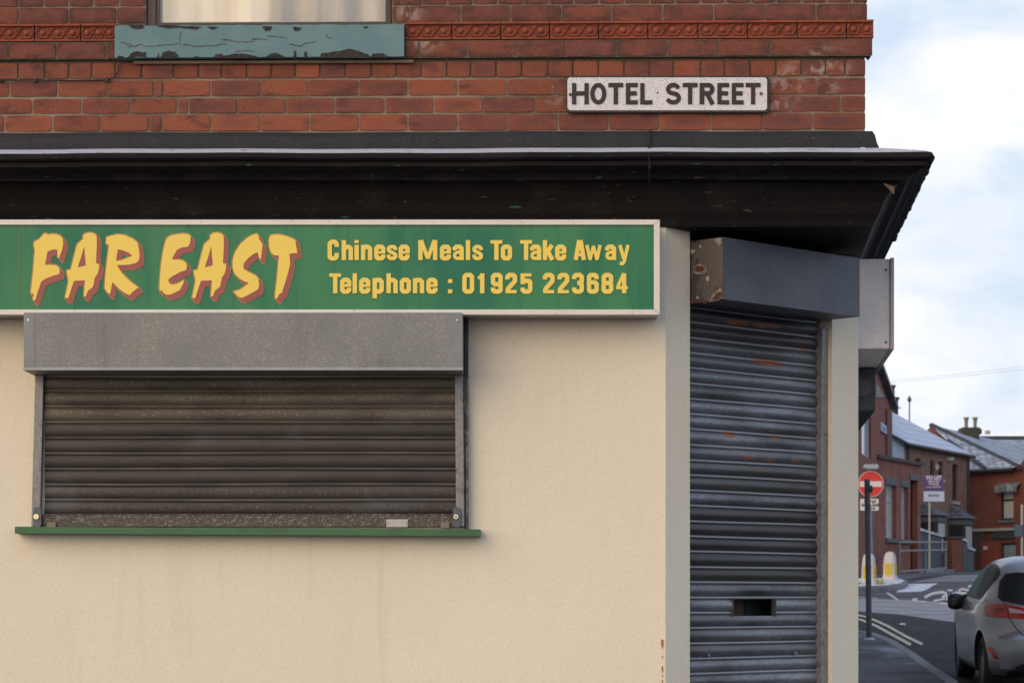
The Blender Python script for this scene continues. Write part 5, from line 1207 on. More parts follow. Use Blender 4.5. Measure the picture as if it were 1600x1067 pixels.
# --- far red building
W4 = Wall((1511, 123), (1640, 119)); g4 = thing('corner_house', (W4.a.x, W4.a.y, 3.1), 'red brick corner house with frosted hipped roof and arched upstairs window under an awning', 'house')
ze4 = W4.Z(1560, 732); hw = W4.rect(1563, 766, 1583.5, 812); hsu = W4.rect(1563.5, 848, 1587, 872)
mb = W4.wallmesh(2.6, ze4, [hw, hsu], .18)
mb.face([W4.pt(0, 2.6), W4.pt(0, ze4), W4.pt(0, ze4, -8), W4.pt(0, 2.6, -8)], [(0, 2.6), (0, ze4), (8, ze4), (8, 2.6)]); mb.build('wall', m_bb_or, g4, fixn=False)
w_ = W4.window(g4, hw, m_glass_c, m_dkfr, bar=.68, sill=m_stone, fw=.09, rev=.18)  # pale pane colour stands in for reflected sky here
W4.window(g4, hsu, m_glass_l, m_dkfr, fw=.07, rev=.18, name='shop_window')
mb = MB(); a0, b0, c0, d0 = W4.rect(1561, 754, 1596, 765); mb.face([W4.pt(a0, d0, .05), W4.pt(b0, d0, .05), W4.pt(b0, c0+.12, .35), W4.pt(a0, c0+.12, .35)]); mb.face([W4.pt(a0, c0+.12, .35), W4.pt(b0, c0+.12, .35), W4.pt(b0, c0-.05, .35), W4.pt(a0, c0-.05, .35)])
for s_ in range(9):
    ua_ = a0+(b0-a0)*s_/9; ub_ = a0+(b0-a0)*(s_+1)/9; mb.mesh([W4.pt(ua_, c0-.05, .35), W4.pt(ub_, c0-.05, .35), W4.pt((ua_+ub_)/2, c0-.17, .35)], [(0, 2, 1)])
mb.build('awning', mat('grey_striped_awning', (.13, .14, .14), .8, over=[dict(scale=3, vec=(1, .1, .1), lo=.45, hi=.55, col=(.36, .37, .38), fac=.8)]), g4, fixn=False)
mb = MB(); W4.bx(mb, (W4.U(1518), W4.U(1587), W4.Z(1550, 829.5), W4.Z(1550, 825)), 0, .2); mb.build('string_course', m_stone_l, g4)
mb = MB(); W4.bx(mb, (W4.U(1553), W4.U(1586), W4.Z(1560, 841), W4.Z(1560, 830)), 0, .12); mb.build('shop_fascia', mat('dark_fascia', (.045, .047, .052), .6), g4)
mb = MB(); W4.bx(mb, (W4.U(1522), W4.U(1540), W4.Z(1530, 868), W4.Z(1530, 842)), -.0, .03); W4.bx(mb, (W4.U(1512), W4.U(1541), W4.Z(1530, 842), W4.Z(1530, 830)), -.0, .05); mb.build('roller_door', mat('dim_brown_board', (.075, .060, .062), .8), g4)
mb = MB(); W4.bx(mb, (W4.U(1564), W4.U(1588), W4.Z(1570, 884), W4.Z(1570, 873)), -.0, .1); mb.build('shop_sill', m_snow, g4)
mb = MB(); W4.bx(mb, (W4.U(1539.5), W4.U(1562.5), 2.6, W4.Z(1550, 847)), 0, .35); pr_ = mb.build('pier', mat('pier_brick', (.25, .060, .034), .88, over=[dict(scale=2, lo=.4, hi=.7, col=(.18, .045, .03), fac=.6)]), g4)
mb = MB(); W4.bx(mb, W4.rect(1544.5, 853, 1550.5, 858.5), .35, .38); mb.build('notice', m_white_s, pr_)
D4 = .0
R0 = P(1455, 664, 132); R1 = W4.pt(W4.U(1600), ze4, .35); R1b = W4.pt(W4.U(1548), ze4, .35); RV = P(1482, 688, 127); RL = W4.pt(-.2, ze4, .3); RL2 = P(1508, 700, 126.5)
rf = MB(); rface(rf, [RV, R1b, R1, R0]); rface(rf, [RV, RL2, RL, R1b]); 
bR = P(1610, 700, 145); rface(rf, [R0, R1, bR]); rf4 = rf.build('roof', m_slate, g4, fixn=False)
mb = MB(); mb.tube([R0, R1], .13, 6); mb.tube([RV, R1b], .10, 6); mb.build('ridge_tiles', m_slate_dk, rf4)
mb = MB(); mb.tube([RL-Vector((0, 0, .08)), W4.pt(W4.U(1590), ze4-.08, .35)], .10, 6); mb.build('gutter', m_dkfr, rf4)
mb = MB(); t_ = [P(1447, 674, 131.8), P(1455, 665, 131.8), P(1490, 696, 128), P(1470, 700, 131)]; mb.face(t_, [(p.x, p.z) for p in t_]); mb.build('gable_end', m_bb_or, g4, fixn=False)
# blue projecting sign at frame edge
mb = MB(); a = P(1585, 838, 112); b = P(1598.5, 819.5, 112); mb.box((a.x, a.y, a.z), (b.x, a.y+.08, b.z)); mb2 = thing('hanging_sign', (a.x, a.y, a.z), 'small blue sign plate on a thin post at the right edge behind the car', 'sign'); mb.build('panel', mat('slate_blue_panel', (.055, .095, .13), .5), mb2, bevel=.02)
mb = MB(); v = P(1597.5, 883, 112); mb.tube([(v.x, a.y+.12, zg(a.y)), (v.x, a.y+.12, b.z+.9)], .05, 8); mb.build('post', m_post_pale, mb2)
# --- building behind with chimney
W5 = Wall((1528, 146), (1660, 146)); g5 = thing('rear_building', (W5.a.x, W5.a.y, 3.2), 'long building with frosted slate roof at far right behind the corner house', 'building')
z5e = W5.Z(1550, 700); mb = W5.wallmesh(3.0, z5e, []); mb.build('wall', m_bb_extd, g5, fixn=False)
mb = MB(); 
for k in range(3): W5.bx(mb, (W5.U(1552+k*13), W5.U(1560+k*13), W5.Z(1550, 722), W5.Z(1550, 705)), 0, .05)
mb.build('window', m_glass_d, g5)
rf = MB(); rface(rf, [W5.pt(-.3, z5e, .3), W5.pt(W5.L, z5e, .3), W5.pt(W5.L, W5.Z(1600, 680), -3.5), W5.pt(-.3, W5.Z(1600, 680), -3.5)]); r5 = rf.build('roof', m_slate, g5, fixn=False)
mb = MB(); mb.tube([W5.pt(-.3, W5.Z(1600, 680)+.05, -3.5), W5.pt(W5.L, W5.Z(1600, 680)+.05, -3.5)], .16, 6); mb.build('ridge_tiles', m_slate_dk, r5)
mb = MB(); W5.bx(mb, (W5.U(1592), W5.U(1640), 3.2, W5.Z(1595, 702)), 0, .6); mb.build('brick_return', m_bb_or, g5)
mb = MB(); a = P(1543, 678, 150); mb.tube([a, P(1543, 672.5, 150)], .16, 8); mb.build('vent', m_stone_l, r5)
dC = 134; mb = MB(); a = P(1498.5, 720, dC); b = P(1530.5, 677.5, dC); mb.box((a.x, a.y, a.z), (b.x, a.y+1.2, b.z)); a2 = P(1503.5, 677.5, dC); b2 = P(1536, 669, dC); mb.box((a2.x, a2.y+.3, a2.z), (b2.x, a2.y+1.6, b2.z)); a3 = P(1505, 669, dC); b3 = P(1534.5, 666.5, dC); mb.box((a3.x, a3.y+.4, a3.z), (b3.x, a3.y+1.5, b3.z))
cs = mb.build('chimney', m_moss, rf4, bevel=.05)
for x in (1514.5, 1528.5):
    bs = P(x, 667, dC); tp = P(x, 650, dC); mb = MB(); zz = [0, .08, .15, .55, .85, .92, 1]; rr2 = [.15, .12, .09, .095, .12, .15, .15]
    mb.tube([bs.lerp(tp, t)+Vector((0, .9, 0)) for t in zz], rr2, 12)
    pot_p = mb.build('chimney_pot', m_pot, rf4)
# --- roofline clutter: mast, wires
mb = MB(); b = P(1421, 690, 135); t = P(1421, 627, 135); mb.tube([b, t], .035, 6); mb.tube([P(1421, 628, 135), P(1421, 625, 135), P(1421, 622, 135), P(1421, 618, 135)], [.05, .12, .09, .01], 8)
tag(mb.build('roof_mast', m_pole_d), 'thin grey mast rising behind the snow covered terrace roof', 'mast')
for (y0, y1, lab) in ((593, 571, 'upper of two thin overhead wires crossing the sky'), (596.5, 575.5, 'lower of two thin overhead wires crossing the sky')):
    mb = MB(); pts = []
    for k in range(25):
        t = k/24; x = 1330+t*330; y = y0+(y1-y0)*(x-1395)/205+2.4*4*t*(1-t); pts.append(P(x, y, 98+t*4))
    mb.tube(pts, .004, 5); tag(mb.build('overhead_wire', m_sgrey), lab, 'wire', 'overhead wires')

# ------------------------------------------------------------------ street furniture
def bfont(text, size, m, name, parent, loc, squash=1.0, bold=0.0, align='CENTER'):
    cu = bpy.data.curves.new(name, 'FONT'); cu.body = text; cu.size = size; cu.align_x = align; cu.offset = bold; cu.extrude = .002
    ob = bpy.data.objects.new(name+'_c', cu); COL.objects.link(ob); bpy.context.view_layer.update()
    me = bpy.data.meshes.new_from_object(ob.evaluated_get(bpy.context.evaluated_depsgraph_get())); COL.objects.unlink(ob); bpy.data.objects.remove(ob)
    M_ = Matrix.Rotation(R(90), 4, 'X') @ Matrix.Scale(squash, 4, (1, 0, 0)); me.transform(M_); me.transform(Matrix.Translation(Vector(loc)-wloc(parent)))
    me.materials.clear(); me.materials.append(m); o = bpy.data.objects.new(name, me); COL.objects.link(o); o.parent = parent; return o
# no entry sign on the island
dN = 71.0; bz = zg(dN-CD)+.13; ctr = P(1360.5, 756, dN); sN = dN/F
ne = thing('no_entry_sign', (P(1361.5, 0, dN).x, dN-CD+.06, bz), 'round red no entry sign with white bar, plate below and lamp above, on the island', 'road sign')
mb = MB(); xx = P(1361.5, 0, dN).x; yy = dN-CD+.06; mb.tube([(xx, yy, bz), (xx, yy, bz+1.05)], .062, 10); mb.tube([(xx, yy, bz+1.05), (xx, yy, bz+1.15)], [.062, .045], 10); mb.tube([(xx, yy, bz+1.15), (xx, yy, P(0, 733, dN).z)], .042, 10); mb.build('pole', m_sgrey, ne)
def disc(mb, c, r, y0, y1, n=40): mb.prism([Vector((c.x+r*math.cos(t), y0, c.z+r*math.sin(t))) for t in np.linspace(0, 2*math.pi, n+1)[:-1]], (0, y1-y0, 0))
yS = dN-CD
mb = MB(); disc(mb, ctr, 20.3*sN, yS, yS+.012); dsc = mb.build('sign_disc', m_white_s, ne)
mb = MB(); disc(mb, ctr, 19.4*sN, yS-.006, yS-.001); mb.build('red_face', m_red_s, dsc)
mb = MB(); mb.box((ctr.x-17.3*sN, yS-.012, ctr.z-4.3*sN), (ctr.x+17.3*sN, yS-.0065, ctr.z+4.3*sN)); mb.build('white_bar', m_white_s, dsc)
mb = MB(); a = P(1344, 797.3, dN); b = P(1373, 779, dN); mb.prism(roundrect(a.x, a.z, b.x, b.z, .04, yS), (0, .012, 0)); pn = mb.build('plate', m_white_s, ne)
for t, y in (("Except", 785), ("buses and", 790.7), ("cycles", 796)): bfont(t, .135, m_black_s, 'wording', pn, (P(1359.5, 0, dN).x, yS-.004, P(0, y, dN).z), bold=.004, squash=.9)
mb = MB(); a = P(1348.5, 732.5, dN); b = P(1372.5, 725.5, dN); mb.prism([Vector((a.x+.05, yS-.18, a.z)), Vector((b.x-.05, yS-.18, a.z)), Vector((b.x, yS-.18, a.z+.05)), Vector((b.x-.04, yS-.18, b.z)), Vector((a.x+.04, yS-.18, b.z)), Vector((a.x, yS-.18, a.z+.05))], (0, .26, 0)); mb.build('lamp_head', mat('lamp_housing', (.33, .35, .37), .5, metal=.2), ne, bevel=.015)
mb = MB(); a = P(1360, 738, dN); mb.box((a.x-.05, yS+.02, a.z), (a.x+.05, yS+.1, P(0, 732, dN).z)); mb.build('lamp_bracket', m_stone_l, ne)
# bollards
def bollard(px, d, rot, label):
    y = d-CD; z = zg(y)+.13; r = thing('traffic_bollard', (P(px, 0, d).x, y, z), label, 'bollard', 'traffic bollards on the island', rot)
    hw = .175; H = .84
    prof = [(0, .235), (.05, .235), (.10, .20), (.16, .185), (.45, .180), (.62, .165), (.72, .150), (.79, .12), (.825, .08), (.84, .03)]
    mb = MB(); n = 24; vs = []
    for (zz, w) in prof:
        for k in range(n):
            t = 2*math.pi*k/n; cx, sy = math.cos(t), math.sin(t); e = .45
            vs.append((w*math.copysign(abs(cx)**e, cx), w*.72*math.copysign(abs(sy)**e, sy), zz))
    fs = [(i*n+k, i*n+(k+1) % n, (i+1)*n+(k+1) % n, (i+1)*n+k) for i in range(len(prof)-1) for k in range(n)]+[tuple(range((len(prof)-1)*n, len(prof)*n))]
    mb.mesh(vs, fs); mb.build('body', m_boll, r, local=True, smooth=True)
    mb = MB(); sh_ = [(-.115, .50), (.115, .50), (.115, .20), (.07, .14), (0, .115), (-.07, .14), (-.115, .20)]
    mb.prism([Vector((x, -.141, z_)) for x, z_ in sh_], (0, .02, 0)); mb.build('shield_panel', m_byel, r, local=True)
    mb = MB(); mb.prism([Vector((.186, y_, z_)) for y_, z_ in ((-.08, .50), (.08, .50), (.08, .16), (-.08, .16))], (-.02, 0, 0)); mb.build('side_panel', m_byel, r, local=True)
    return r
b1 = bollard(1390.5, 73.5, R(-28), 'white and yellow traffic bollard standing clear on the snowy island')
r2 = b1.copy(); COL.objects.link(r2); d2 = 68.3; r2.location = (P(1357.5, 0, d2).x, d2-CD, zg(d2-CD)+.13); r2['label'] = 'white and yellow traffic bollard half hidden behind the dark post'
for c in list(b1.children): k = c.copy(); COL.objects.link(k); k.parent = r2
# weeds on island
random.seed(9); mb = MB()
for k in range(150):
    px = random.choice([random.gauss(1375, 3.5), random.gauss(1343, 2.5), random.uniform(1341, 1398)]); d = random.uniform(67.2, 68.5); x = P(px, 0, d).x; z = zg(d-CD)+.13; hgt = random.uniform(.03, .20) if px > 1368 and px < 1381 else random.uniform(.02, .10)
    a = random.uniform(0, 6.28); w = .02; dx, dy = math.cos(a)*w, math.sin(a)*w; lx, ly = random.uniform(-.07, .07), random.uniform(-.07, .07)
    mb.mesh([(x-dx, d-CD-dy, z), (x+dx, d-CD+dy, z), (x+lx, d-CD+ly, z+hgt)], [(0, 1, 2)])
tag(mb.build('weeds', m_weed, fixn=False), 'yellow green weeds along the island kerb', 'weeds', kind='stuff')
# dark post on the near pavement
bs = G(1358, 999, .11); dP = bs.y+CD; tp = P(1355, 750.5, dP); dpz = thing('steel_post', bs, 'dark grey steel post on the near pavement in front of the no entry sign', 'post')
mb = MB(); mb.tube([bs, bs.lerp(tp, .02), tp], .042, 12); mb.tube([tp, tp+Vector((0, 0, .02))], [.046, .03], 12); mb.build('pole', m_pole_d, dpz)
mb = MB(); c_ = P(1357.3, 764, dP); mb.box((c_.x-.055, c_.y-.05, c_.z-.05), (c_.x+.05, c_.y+.05, c_.z+.05)); mb.tube([c_+Vector((-.02, -.06, 0)), c_+Vector((.06, -.06, .0))], .012, 6); mb.build('bracket', m_dkfr, dpz, bevel=.008)
mb = MB(); mb.tube([bs+Vector((0, 0, .0)), bs+Vector((0, 0, .015)), bs+Vector((0, 0, .03))], [.085, .07, .045], 12); mb.build('foot_collar', mat('frosted_collar', (.42, .45, .52), .8), dpz)
mb = MB(); v = G(1410, 977); 
for k in range(3): mb.tube([v+Vector((k*.03-.03, 0, .005)), v+Vector((k*.03-.02, .02, .04))], [.03, .012], 6)
tag(mb.build('litter', m_white_s), 'small scrap of white litter on the road beyond the yellow lines', 'litter')
# letting board
dL = 104.0; lb = thing('letting_board', (P(1452.5, 0, dL).x, dL-CD, zg(dL-CD)+.13), 'purple and white TO LET board on a slim post above the railings', 'sign board')
mb = MB(); xx = P(1452.8, 0, dL).x; yy = dL-CD+.07; mb.box((xx-.03, yy, zg(yy)+.13), (xx+.03, yy+.06, P(0, 770, dL).z)); mb.build('post', m_post_pale, lb)
mb = MB(); a = P(1443, 767, dL); b = P(1474.5, 741.5, dL); mb.box((a.x, yy-.05, a.z), (b.x, yy-.02, b.z)); up_ = mb.build('purple_panel', m_purple, lb)
mb = MB(); a2 = P(1443.5, 783, dL); mb.box((a2.x, yy-.05, a2.z), (b.x+.03, yy-.02, a.z-.006)); lo_p = mb.build('pale_panel', m_ltblue, lb)
cxp = P(1459, 0, dL).x
for t, y, s, bo, sq in (("TO LET", 748.6, .20, .010, 1.0), ("SERVICED", 753.0, .095, .003, 1.2), ("OFFICES", 757.2, .095, .003, 1.2), ("From 150 SQ FT", 761.6, .085, .002, 1.05)):
    bfont(t, s, m_white_s, 'wording', up_, (cxp, yy-.054, P(0, y, dL).z), bold=bo, squash=sq)
bfont("thrive", .17, m_purple, 'wording', lo_p, (cxp, yy-.054, P(0, 775.5, dL).z), bold=.004, squash=1.1)
# railings
W6 = Wall((1405, 85.5), (1479, 98)); rl = thing('pedestrian_railing', (W6.a.x, W6.a.y, 2.7), 'grey galvanised guard railing along the far pavement below the letting board', 'railing')
zr0 = W6.Z(1405, 849); 
def rz(u, dz): y = W6.pt(u, 0).y; return zg(y)+.13+dz
for py0, dz in ((1, 1.12), (2, .82), (3, .12)):
    mb = MB(); mb.tube([W6.pt(W6.L*k/8, rz(W6.L*k/8, dz)) for k in range(9)], .035, 6); mb.build('rail', m_sgrey, rl)
for x in (1405, 1445, 1478): u = W6.U(x); mb = MB(); mb.tube([W6.pt(u, rz(u, 0)), W6.pt(u, rz(u, 1.14))], .045, 6); mb.build('post', m_sgrey, rl)

# ------------------------------------------------------------------ parked car
cy0 = 26.76-CD; cxr = 5.875
car = thing('parked_car', (cxr, cy0, zg(cy0)+.004), 'silver hatchback with frosted roof parked with its rear towards the camera', 'car')
car.rotation_euler = (math.atan(.034), 0, -math.atan(.068))
RG = [(.18, .25, 3.80, .76, 5), (.21, .12, 3.90, .83, 5), (.28, .05, 3.97, .856, 5), (.36, .025, 4.0, .862, 4.6), (.44, .0, 4.0, .866, 4.4), (.50, -.005, 4.0, .868, 4.3), (.56, -.008, 4.0, .868, 4.2), (.60, -.004, 4.0, .867, 4.2), (.625, .03, 3.99, .866, 4.1), (.66, .062, 3.98, .866, 4.0), (.70, .078, 3.96, .866, 4.0), (.76, .085, 3.92, .870, 4.0), (.80, .088, 3.88, .872, 4.0),
      (.86, .10, 3.80, .866, 4.0), (.91, .115, 3.68, .856, 4.0), (.95, .13, 3.45, .838, 4.0), (.985, .145, 3.2, .808, 4.0), (1.02, .165, 3.05, .786, 4.0), (1.1, .215, 2.9, .752, 4.0), (1.18, .265, 2.72, .72, 3.9), (1.26, .31, 2.52, .685, 3.8), (1.32, .32, 2.36, .652, 3.7), (1.36, .325, 2.25, .622, 3.6), (1.40, .36, 2.12, .575, 3.4), (1.43, .44, 1.98, .50, 3.2), (1.452, .60, 1.85, .40, 3), (1.462, .80, 1.7, .26, 2.6)]
NP = 96; vs = []; fs = []
for (z, yr, yf_, w, e) in RG:
    c = (yr+yf_)/2; l = (yf_-yr)/2
    for k in range(NP):
        t = 2*math.pi*k/NP; a, b = math.cos(t), math.sin(t)
        x = w*math.copysign(abs(a)**(2/e), a); y = c+l*math.copysign(abs(b)**(2/(e*1.6)), b)
        # plan taper toward rear and front
        if y < .9: x *= 1-.075*((.9-y)/.9)**2
        if y > 3.2: x *= 1-.12*((y-3.2)/.8)**2
        vs.append((x, y, z+ (.0)))
for i in range(len(RG)-1):
    for k in range(NP): fs.append((i*NP+k, i*NP+(k+1) % NP, (i+1)*NP+(k+1) % NP, (i+1)*NP+k))
fs.append(tuple(reversed(range(NP)))); fs.append(tuple(range((len(RG)-1)*NP, len(RG)*NP)))
bvh = BVHTree.FromPolygons([Vector(v) for v in vs], fs)
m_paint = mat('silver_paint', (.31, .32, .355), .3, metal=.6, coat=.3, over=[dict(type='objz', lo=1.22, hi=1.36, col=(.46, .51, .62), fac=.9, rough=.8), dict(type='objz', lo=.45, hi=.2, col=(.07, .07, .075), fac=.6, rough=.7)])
m_well = mat('wheel_well', (.008, .008, .008), .9)
mb = MB(); mb.mesh(vs, fs); body = mb.build('body', [m_paint, m_well], car, local=True, smooth=True)
# arches
for (yy, sx) in ((.74, 1), (.74, -1), (3.23, 1), (3.23, -1)):
    cm = MB(); cm.tube([(sx*.55, yy, .31), (sx*1.1, yy, .31)], .36, 40, mi=0); co_ = cm.build('arch_cutter', m_well, car, local=True)
    md = body.modifiers.new('arch', 'BOOLEAN'); md.operation = 'DIFFERENCE'; md.object = co_; md.solver = 'EXACT'
dg = bpy.context.evaluated_depsgraph_get(); bpy.context.view_layer.update(); dg = bpy.context.evaluated_depsgraph_get()
me2 = bpy.data.meshes.new_from_object(body.evaluated_get(dg)); body.modifiers.clear(); body.data = me2
for o in [c for c in car.children if c.name.startswith('arch_cutter')]: bpy.data.objects.remove(o)
nwell = 0
for p in body.data.polygons:
    c = p.center
    inw = any(math.hypot(c.y-yy, c.z-.31) < .365 for yy in (.74, 3.23)) 
    if inw and abs(c.x) < .845 and (abs(p.normal.x) < .6 or abs(c.x) < .6): p.material_index = 1
for p in body.data.polygons: p.use_smooth = abs(p.normal.z) < .99 or p.center.z > 1
me_ = body.data
try: me_.set_sharp_from_angle(angle=R(35))
except Exception: pass
def patch(name, poly, mode, m, parent, off=.004, grid=.04, thick=0):
    """project 2D outline on the body. mode 'rear': (x,z) along +y ; 'left': (y,z) along +x ; 'right' ; 'top': (x,y) down"""
    N = len(poly); pts = []
    for i in range(N):
        a, b = poly[i], poly[(i+1) % N]; l = math.hypot(b[0]-a[0], b[1]-a[1]); k = max(1, int(l/grid)); pts += [(a[0]+(b[0]-a[0])*t/k, a[1]+(b[1]-a[1])*t/k) for t in range(k)]
    M_ = len(pts); x0 = min(p[0] for p in pts); x1 = max(p[0] for p in pts); y0 = min(p[1] for p in pts); y1 = max(p[1] for p in pts)
    inn = [(x, y) for x in np.arange(x0+grid/2, x1, grid) for y in np.arange(y0+grid/2, y1, grid) if inside_poly((x, y), pts)]
    r = delaunay_2d_cdt([Vector(p) for p in pts+inn], [(i, (i+1) % M_) for i in range(M_)], [], 1, 1e-5)
    out = []; 
    for v in r[0]:
        if mode == 'rear': o, d = Vector((v.x, -1, v.y)), Vector((0, 1, 0))
        elif mode == 'left': o, d = Vector((-2, v.x, v.y)), Vector((1, 0, 0))
        elif mode == 'right': o, d = Vector((2, v.x, v.y)), Vector((-1, 0, 0))
        else: o, d = Vector((v.x, v.y, 3)), Vector((0, 0, -1))
        h = bvh.ray_cast(o, d)
        if h[0] is None: out.append(None); continue
        n = h[1]
        if n.dot(d) > 0: n = -n
        out.append(h[0]+n*off)
    fs_ = [f for f in r[2] if all(out[i] is not None for i in f)]
    mb = MB(); mb.mesh([p or Vector((0, 1, .5)) for p in out], fs_); return mb.build(name, m, parent, local=True, smooth=True)
m_cg = mat('tinted_glass', (.022, .024, .030), .35, spec=.12); m_cgt = mat('greenish_glass', (.05, .15, .14), .45, spec=.05); m_cgs = mat('rear_quarter_glass', (.020, .022, .027), .45, spec=.05)
m_trim = mat('black_trim', (.010, .010, .011), .5)
m_lamp = mat('red_lamp_lens', (.34, .012, .014), .15, coat=.5); m_lampc = mat('clear_lamp_lens', (.42, .33, .34), .2, coat=.5); m_refl = mat('red_reflector', (.70, .035, .015), .25); m_fr_roof = mat('frosted_roof', (.48, .53, .64), .75, over=[dict(scale=6, lo=.4, hi=.7, col=(.40, .45, .55), fac=.6)])
for md_, sx in (('left', -1), ('right', 1)):
    patch('window_surround', [(2.84, .985), (2.62, 1.12), (2.3, 1.29), (2.0, 1.355), (1.5, 1.375), (1.0, 1.365), (.72, 1.335), (.60, 1.28), (.62, 1.22), (.98, 1.035), (1.15, .985)], md_, m_trim, car, .004)
    patch('side_window', [(2.70, 1.01), (2.45, 1.17), (2.2, 1.30), (1.95, 1.34), (1.62, 1.352), (1.62, 1.01)], md_, m_cgt, car, .007)
    patch('side_window', [(1.54, 1.352), (1.1, 1.35), (.78, 1.325), (.68, 1.28), (.72, 1.23), (1.02, 1.055), (1.17, 1.01), (1.54, 1.01)], md_, m_cgs, car, .007)
    patch('door_seam', [(1.60, .30), (1.61, .30), (1.61, .98), (1.60, .98)], md_, m_trim, car, .002, grid=.02)
    patch('side_skirt', [(1.12, .19), (2.85, .19), (2.85, .25), (1.12, .25)], md_, m_trim, car, .004)
    hd = MB(); hx = sx*.872; hd.box((hx-.012, 1.70, .865), (hx+.022*sx+.012, 1.90, .890)); hd.build('door_handle', m_paint, car, local=True, bevel=.006)
    mr = MB(); n = 12; vs_ = []
    for (yy, sc) in ((2.28, .25), (2.30, .8), (2.36, 1), (2.46, .9), (2.52, .3)):
        for k in range(n): t = 2*math.pi*k/n; vs_.append((sx*(.935+.095*sc*math.copysign(abs(math.cos(t))**.7, math.cos(t))), yy, 0.925+.095*sc*math.copysign(abs(math.sin(t))**.7, math.sin(t))))
    mr.mesh(vs_, [(i*n+k, i*n+(k+1) % n, (i+1)*n+(k+1) % n, (i+1)*n+k) for i in range(4) for k in range(n)]+[tuple(range(n)), tuple(range(4*n, 5*n))])
    mr.tube([(sx*.80, 2.45, .97), (sx*.92, 2.42, .955)], [.04, .03], 8); mi_ = mr.build('door_mirror', m_trim, car, local=True, smooth=True)
    mg = MB(); mg.mesh([(sx*(.935+.020*c_+.03), 2.277, 0.925+.045*s_) for c_, s_ in ((-1, -1), (1, -1), (1, 1), (-1, 1))], [(0, 1, 2, 3)]); mg.build('mirror_glass', mat('mirror_glass', (.03, .035, .04), .1), mi_, local=True)
# rear glass, lamps, seams
patch('rear_window_surround', [(-.695, 1.03), (-.66, 1.00), (-.45, .955), (0, .94), (.45, .955), (.66, 1.00), (.695, 1.03), (.66, 1.2), (.60, 1.285), (.5, 1.30), (-.5, 1.30), (-.60, 1.285), (-.66, 1.2)], 'rear', m_trim, car, .004)
patch('rear_window', [(-.675, 1.035), (-.64, 1.01), (-.45, .972), (0, .957), (.45, .972), (.64, 1.01), (.675, 1.035), (.64, 1.19), (.585, 1.268), (.5, 1.283), (-.5, 1.283), (-.585, 1.268), (-.64, 1.19)], 'rear', m_cg, car, .007)
for sx in (-1, 1):
    f_ = lambda pts: [(x*-sx, z) for x, z in pts]
    lo = patch('tail_lamp', f_([(-.818, .875), (-.806, .935), (-.775, .965), (-.70, .967), (-.60, .955), (-.46, .93), (-.415, .90), (-.405, .865), (-.42, .812), (-.60, .815), (-.79, .822), (-.81, .84)]), 'rear', m_lamp, car, .010, grid=.02)
    patch('clear_lens', f_([(-.60, .925), (-.48, .905), (-.445, .885), (-.45, .868), (-.585, .875)]), 'rear', m_lampc, lo, .013, grid=.02)
    patch('dark_lens', f_([(-.72, .925), (-.65, .923), (-.645, .895), (-.71, .89)]), 'rear', mat('dark_red_lens', (.12, .02, .022), .2), lo, .013, grid=.02)  # darker red segment of the lamp
    patch('lamp_seam', f_([(-.635, .967), (-.628, .967), (-.59, .812), (-.597, .812)]), 'rear', m_trim, lo, .0135, grid=.02)
    patch('tailgate_seam', f_([(-.66, 1.005), (-.652, 1.005), (-.632, .96), (-.640, .96)]), 'rear', m_trim, car, .003, grid=.02)
    patch('tailgate_seam', f_([(-.598, .812), (-.588, .812), (-.53, .72), (-.47, .655), (-.40, .625), (-.40, .615), (-.475, .645), (-.54, .715)]), 'rear', m_trim, car, .003, grid=.02)
    patch('reflector_rim', f_([(-.815, .515), (-.775, .505), (-.735, .47), (-.69, .375), (-.745, .368), (-.775, .42)]), 'rear', mat('bright_rim', (.45, .46, .5), .3, metal=.5), car, .004, grid=.02)
    patch('reflector', f_([(-.803, .505), (-.77, .500), (-.738, .465), (-.70, .385), (-.742, .378), (-.768, .43)]), 'rear', m_lamp, car, .008, grid=.02)
    patch('bright_reflector', f_([(-.803, .505), (-.77, .500), (-.742, .468), (-.735, .452), (-.782, .452)]), 'rear', m_refl, car, .010, grid=.02)  # brighter red upper part of the reflector
patch('rear_diffuser', [(-.62, .19), (.62, .19), (.62, .25), (.50, .33), (.40, .37), (-.40, .37), (-.50, .33), (-.62, .25)], 'rear', m_trim, car, .005)
patch('number_plate', [(-.26, .43), (.26, .43), (.26, .54), (-.26, .54)], 'rear', m_byel, car, .008)
ae = MB(); ae.tube([(0, .62, 1.45), (0, .50, 1.60)], [.008, .004], 6); ae.build('aerial', m_trim, car, local=True)
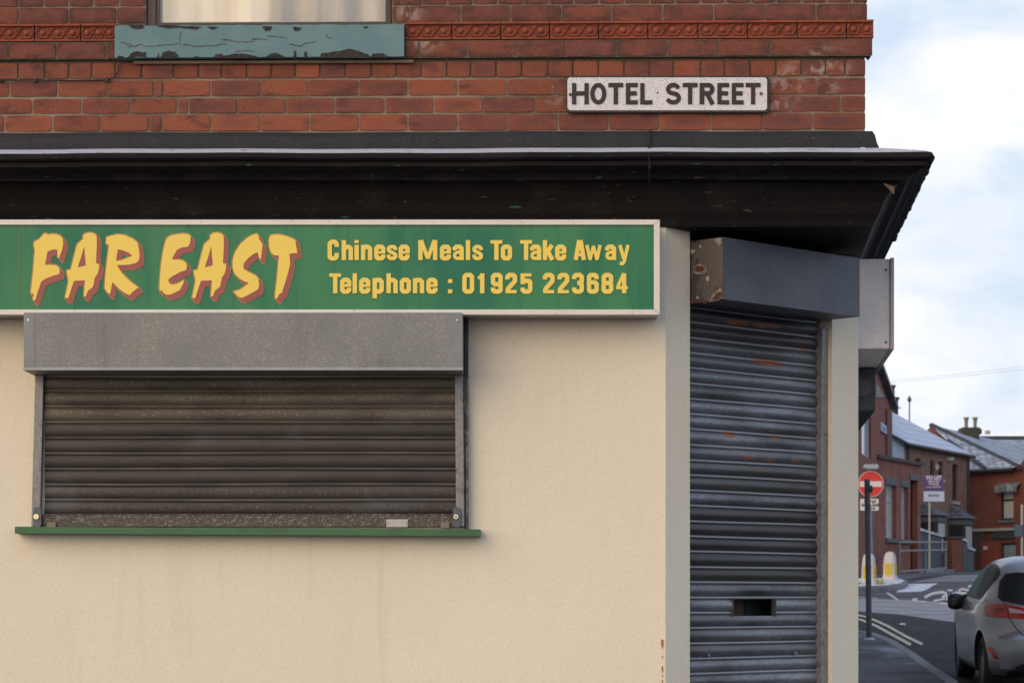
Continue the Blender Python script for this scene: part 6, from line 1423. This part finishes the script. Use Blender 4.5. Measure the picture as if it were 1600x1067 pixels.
for (yy, sx) in ((.74, 1), (.74, -1), (3.23, 1), (3.23, -1)):
    wh = MB(); pr2 = [(.56, .20), (.57, .285), (.59, .305), (.62, .312), (.72, .312), (.755, .300), (.768, .275), (.768, .215), (.755, .205)]
    n = 40; vs_ = [(sx*(x+.055), yy+r*math.cos(2*math.pi*k/n), .31+r*math.sin(2*math.pi*k/n)) for x, r in pr2 for k in range(n)]
    wh.mesh(vs_, [(i*n+k, i*n+(k+1) % n, (i+1)*n+(k+1) % n, (i+1)*n+k) for i in range(len(pr2)-1) for k in range(n)]); ty = wh.build('wheel', mat('tyre', (.016, .016, .017), .8), car, local=True, smooth=True)
    rm_ = MB(); rm_.tube([(sx*.66, yy, .31), (sx*.70, yy, .31)], .205, 32); rm_.tube([(sx*.70, yy, .31), (sx*.80, yy, .31)], [.05, .04], 16)
    for k in range(5):
        t = 2*math.pi*k/5+.3; c_, s_ = math.cos(t), math.sin(t); rm_.prism([Vector((sx*.775, yy+c_*r-s_*w, .31+s_*r+c_*w)) for r, w in ((.03, .03), (.205, .035), (.205, -.035), (.03, -.03))], (sx*.03, 0, 0))
    rm_.tube([(sx*.765, yy, .31), (sx*.815, yy, .31)], [.212, .206], 32, cap=False)
    rm_.build('rim', mat('alloy', (.34, .35, .37), .35, metal=.7), ty, local=True)

# ------------------------------------------------------------------ one object per separate piece
def split_pieces(o, gap):
    me = o.data; n = len(me.vertices); p = list(range(n))
    def f(a):
        while p[a] != a: p[a] = p[p[a]]; a = p[a]
        return a
    for pl in me.polygons:
        v = pl.vertices
        for k in v[1:]: p[f(v[0])] = f(k)
    grp = {}
    for i in range(n): grp.setdefault(f(i), []).append(i)
    bb = []
    for g in grp.values():
        c = [me.vertices[i].co for i in g]; bb.append([[min(v[k] for v in c) for k in range(3)], [max(v[k] for v in c) for k in range(3)], g])
    m = len(bb); q_ = list(range(m))
    def fq(a):
        while q_[a] != a: a = q_[a]
        return a
    for i in range(m):
        for j in range(i):
            if fq(i) != fq(j) and all(bb[i][0][k]-gap <= bb[j][1][k] and bb[j][0][k]-gap <= bb[i][1][k] for k in range(3)): q_[fq(i)] = fq(j)
    cl = {}
    for i in range(m): cl.setdefault(fq(i), []).extend(bb[i][2])
    cl = sorted(cl.values(), key=len, reverse=True)
    if len(cl) < 2: return
    full = me.copy()
    for k, keep in enumerate(cl):
        ks = set(keep); m2 = full.copy(); bm = bmesh.new(); bm.from_mesh(m2); bm.verts.ensure_lookup_table()
        bmesh.ops.delete(bm, geom=[v for v in bm.verts if v.index not in ks], context='VERTS'); bm.to_mesh(m2); bm.free()
        if k == 0: o.data = m2
        else:
            c = o.copy(); c.data = m2; COL.objects.link(c); c.parent = o.parent
GAPS = {'terracotta_band': .05, 'small_lettering': .022, 'name_lettering': .02, 'lettering_shadow': .004, 'lettering_outline': .002, 'lettering': .035, 'sheet_lap': .01, 'downpipe': .1, 'side_strip': .001,
        'bare_patch': .004, 'paint_crack': .004, 'bare_metal_patch': .004, 'rust_patch': .004, 'paint_remnant': .004, 'rust_drip': .004, 'slat_bolt': .01, 'screw': .01, 'plate_screw': .004, 'paint_fleck': .01,
        'double_yellow_lines': .01, 'mortar': .05, 'gutter': .02, 'letter_slot_rim': .01}
for o in list(bpy.data.objects):
    if o.type == 'MESH' and o.name.split('.')[0] in GAPS: split_pieces(o, GAPS[o.name.split('.')[0]])
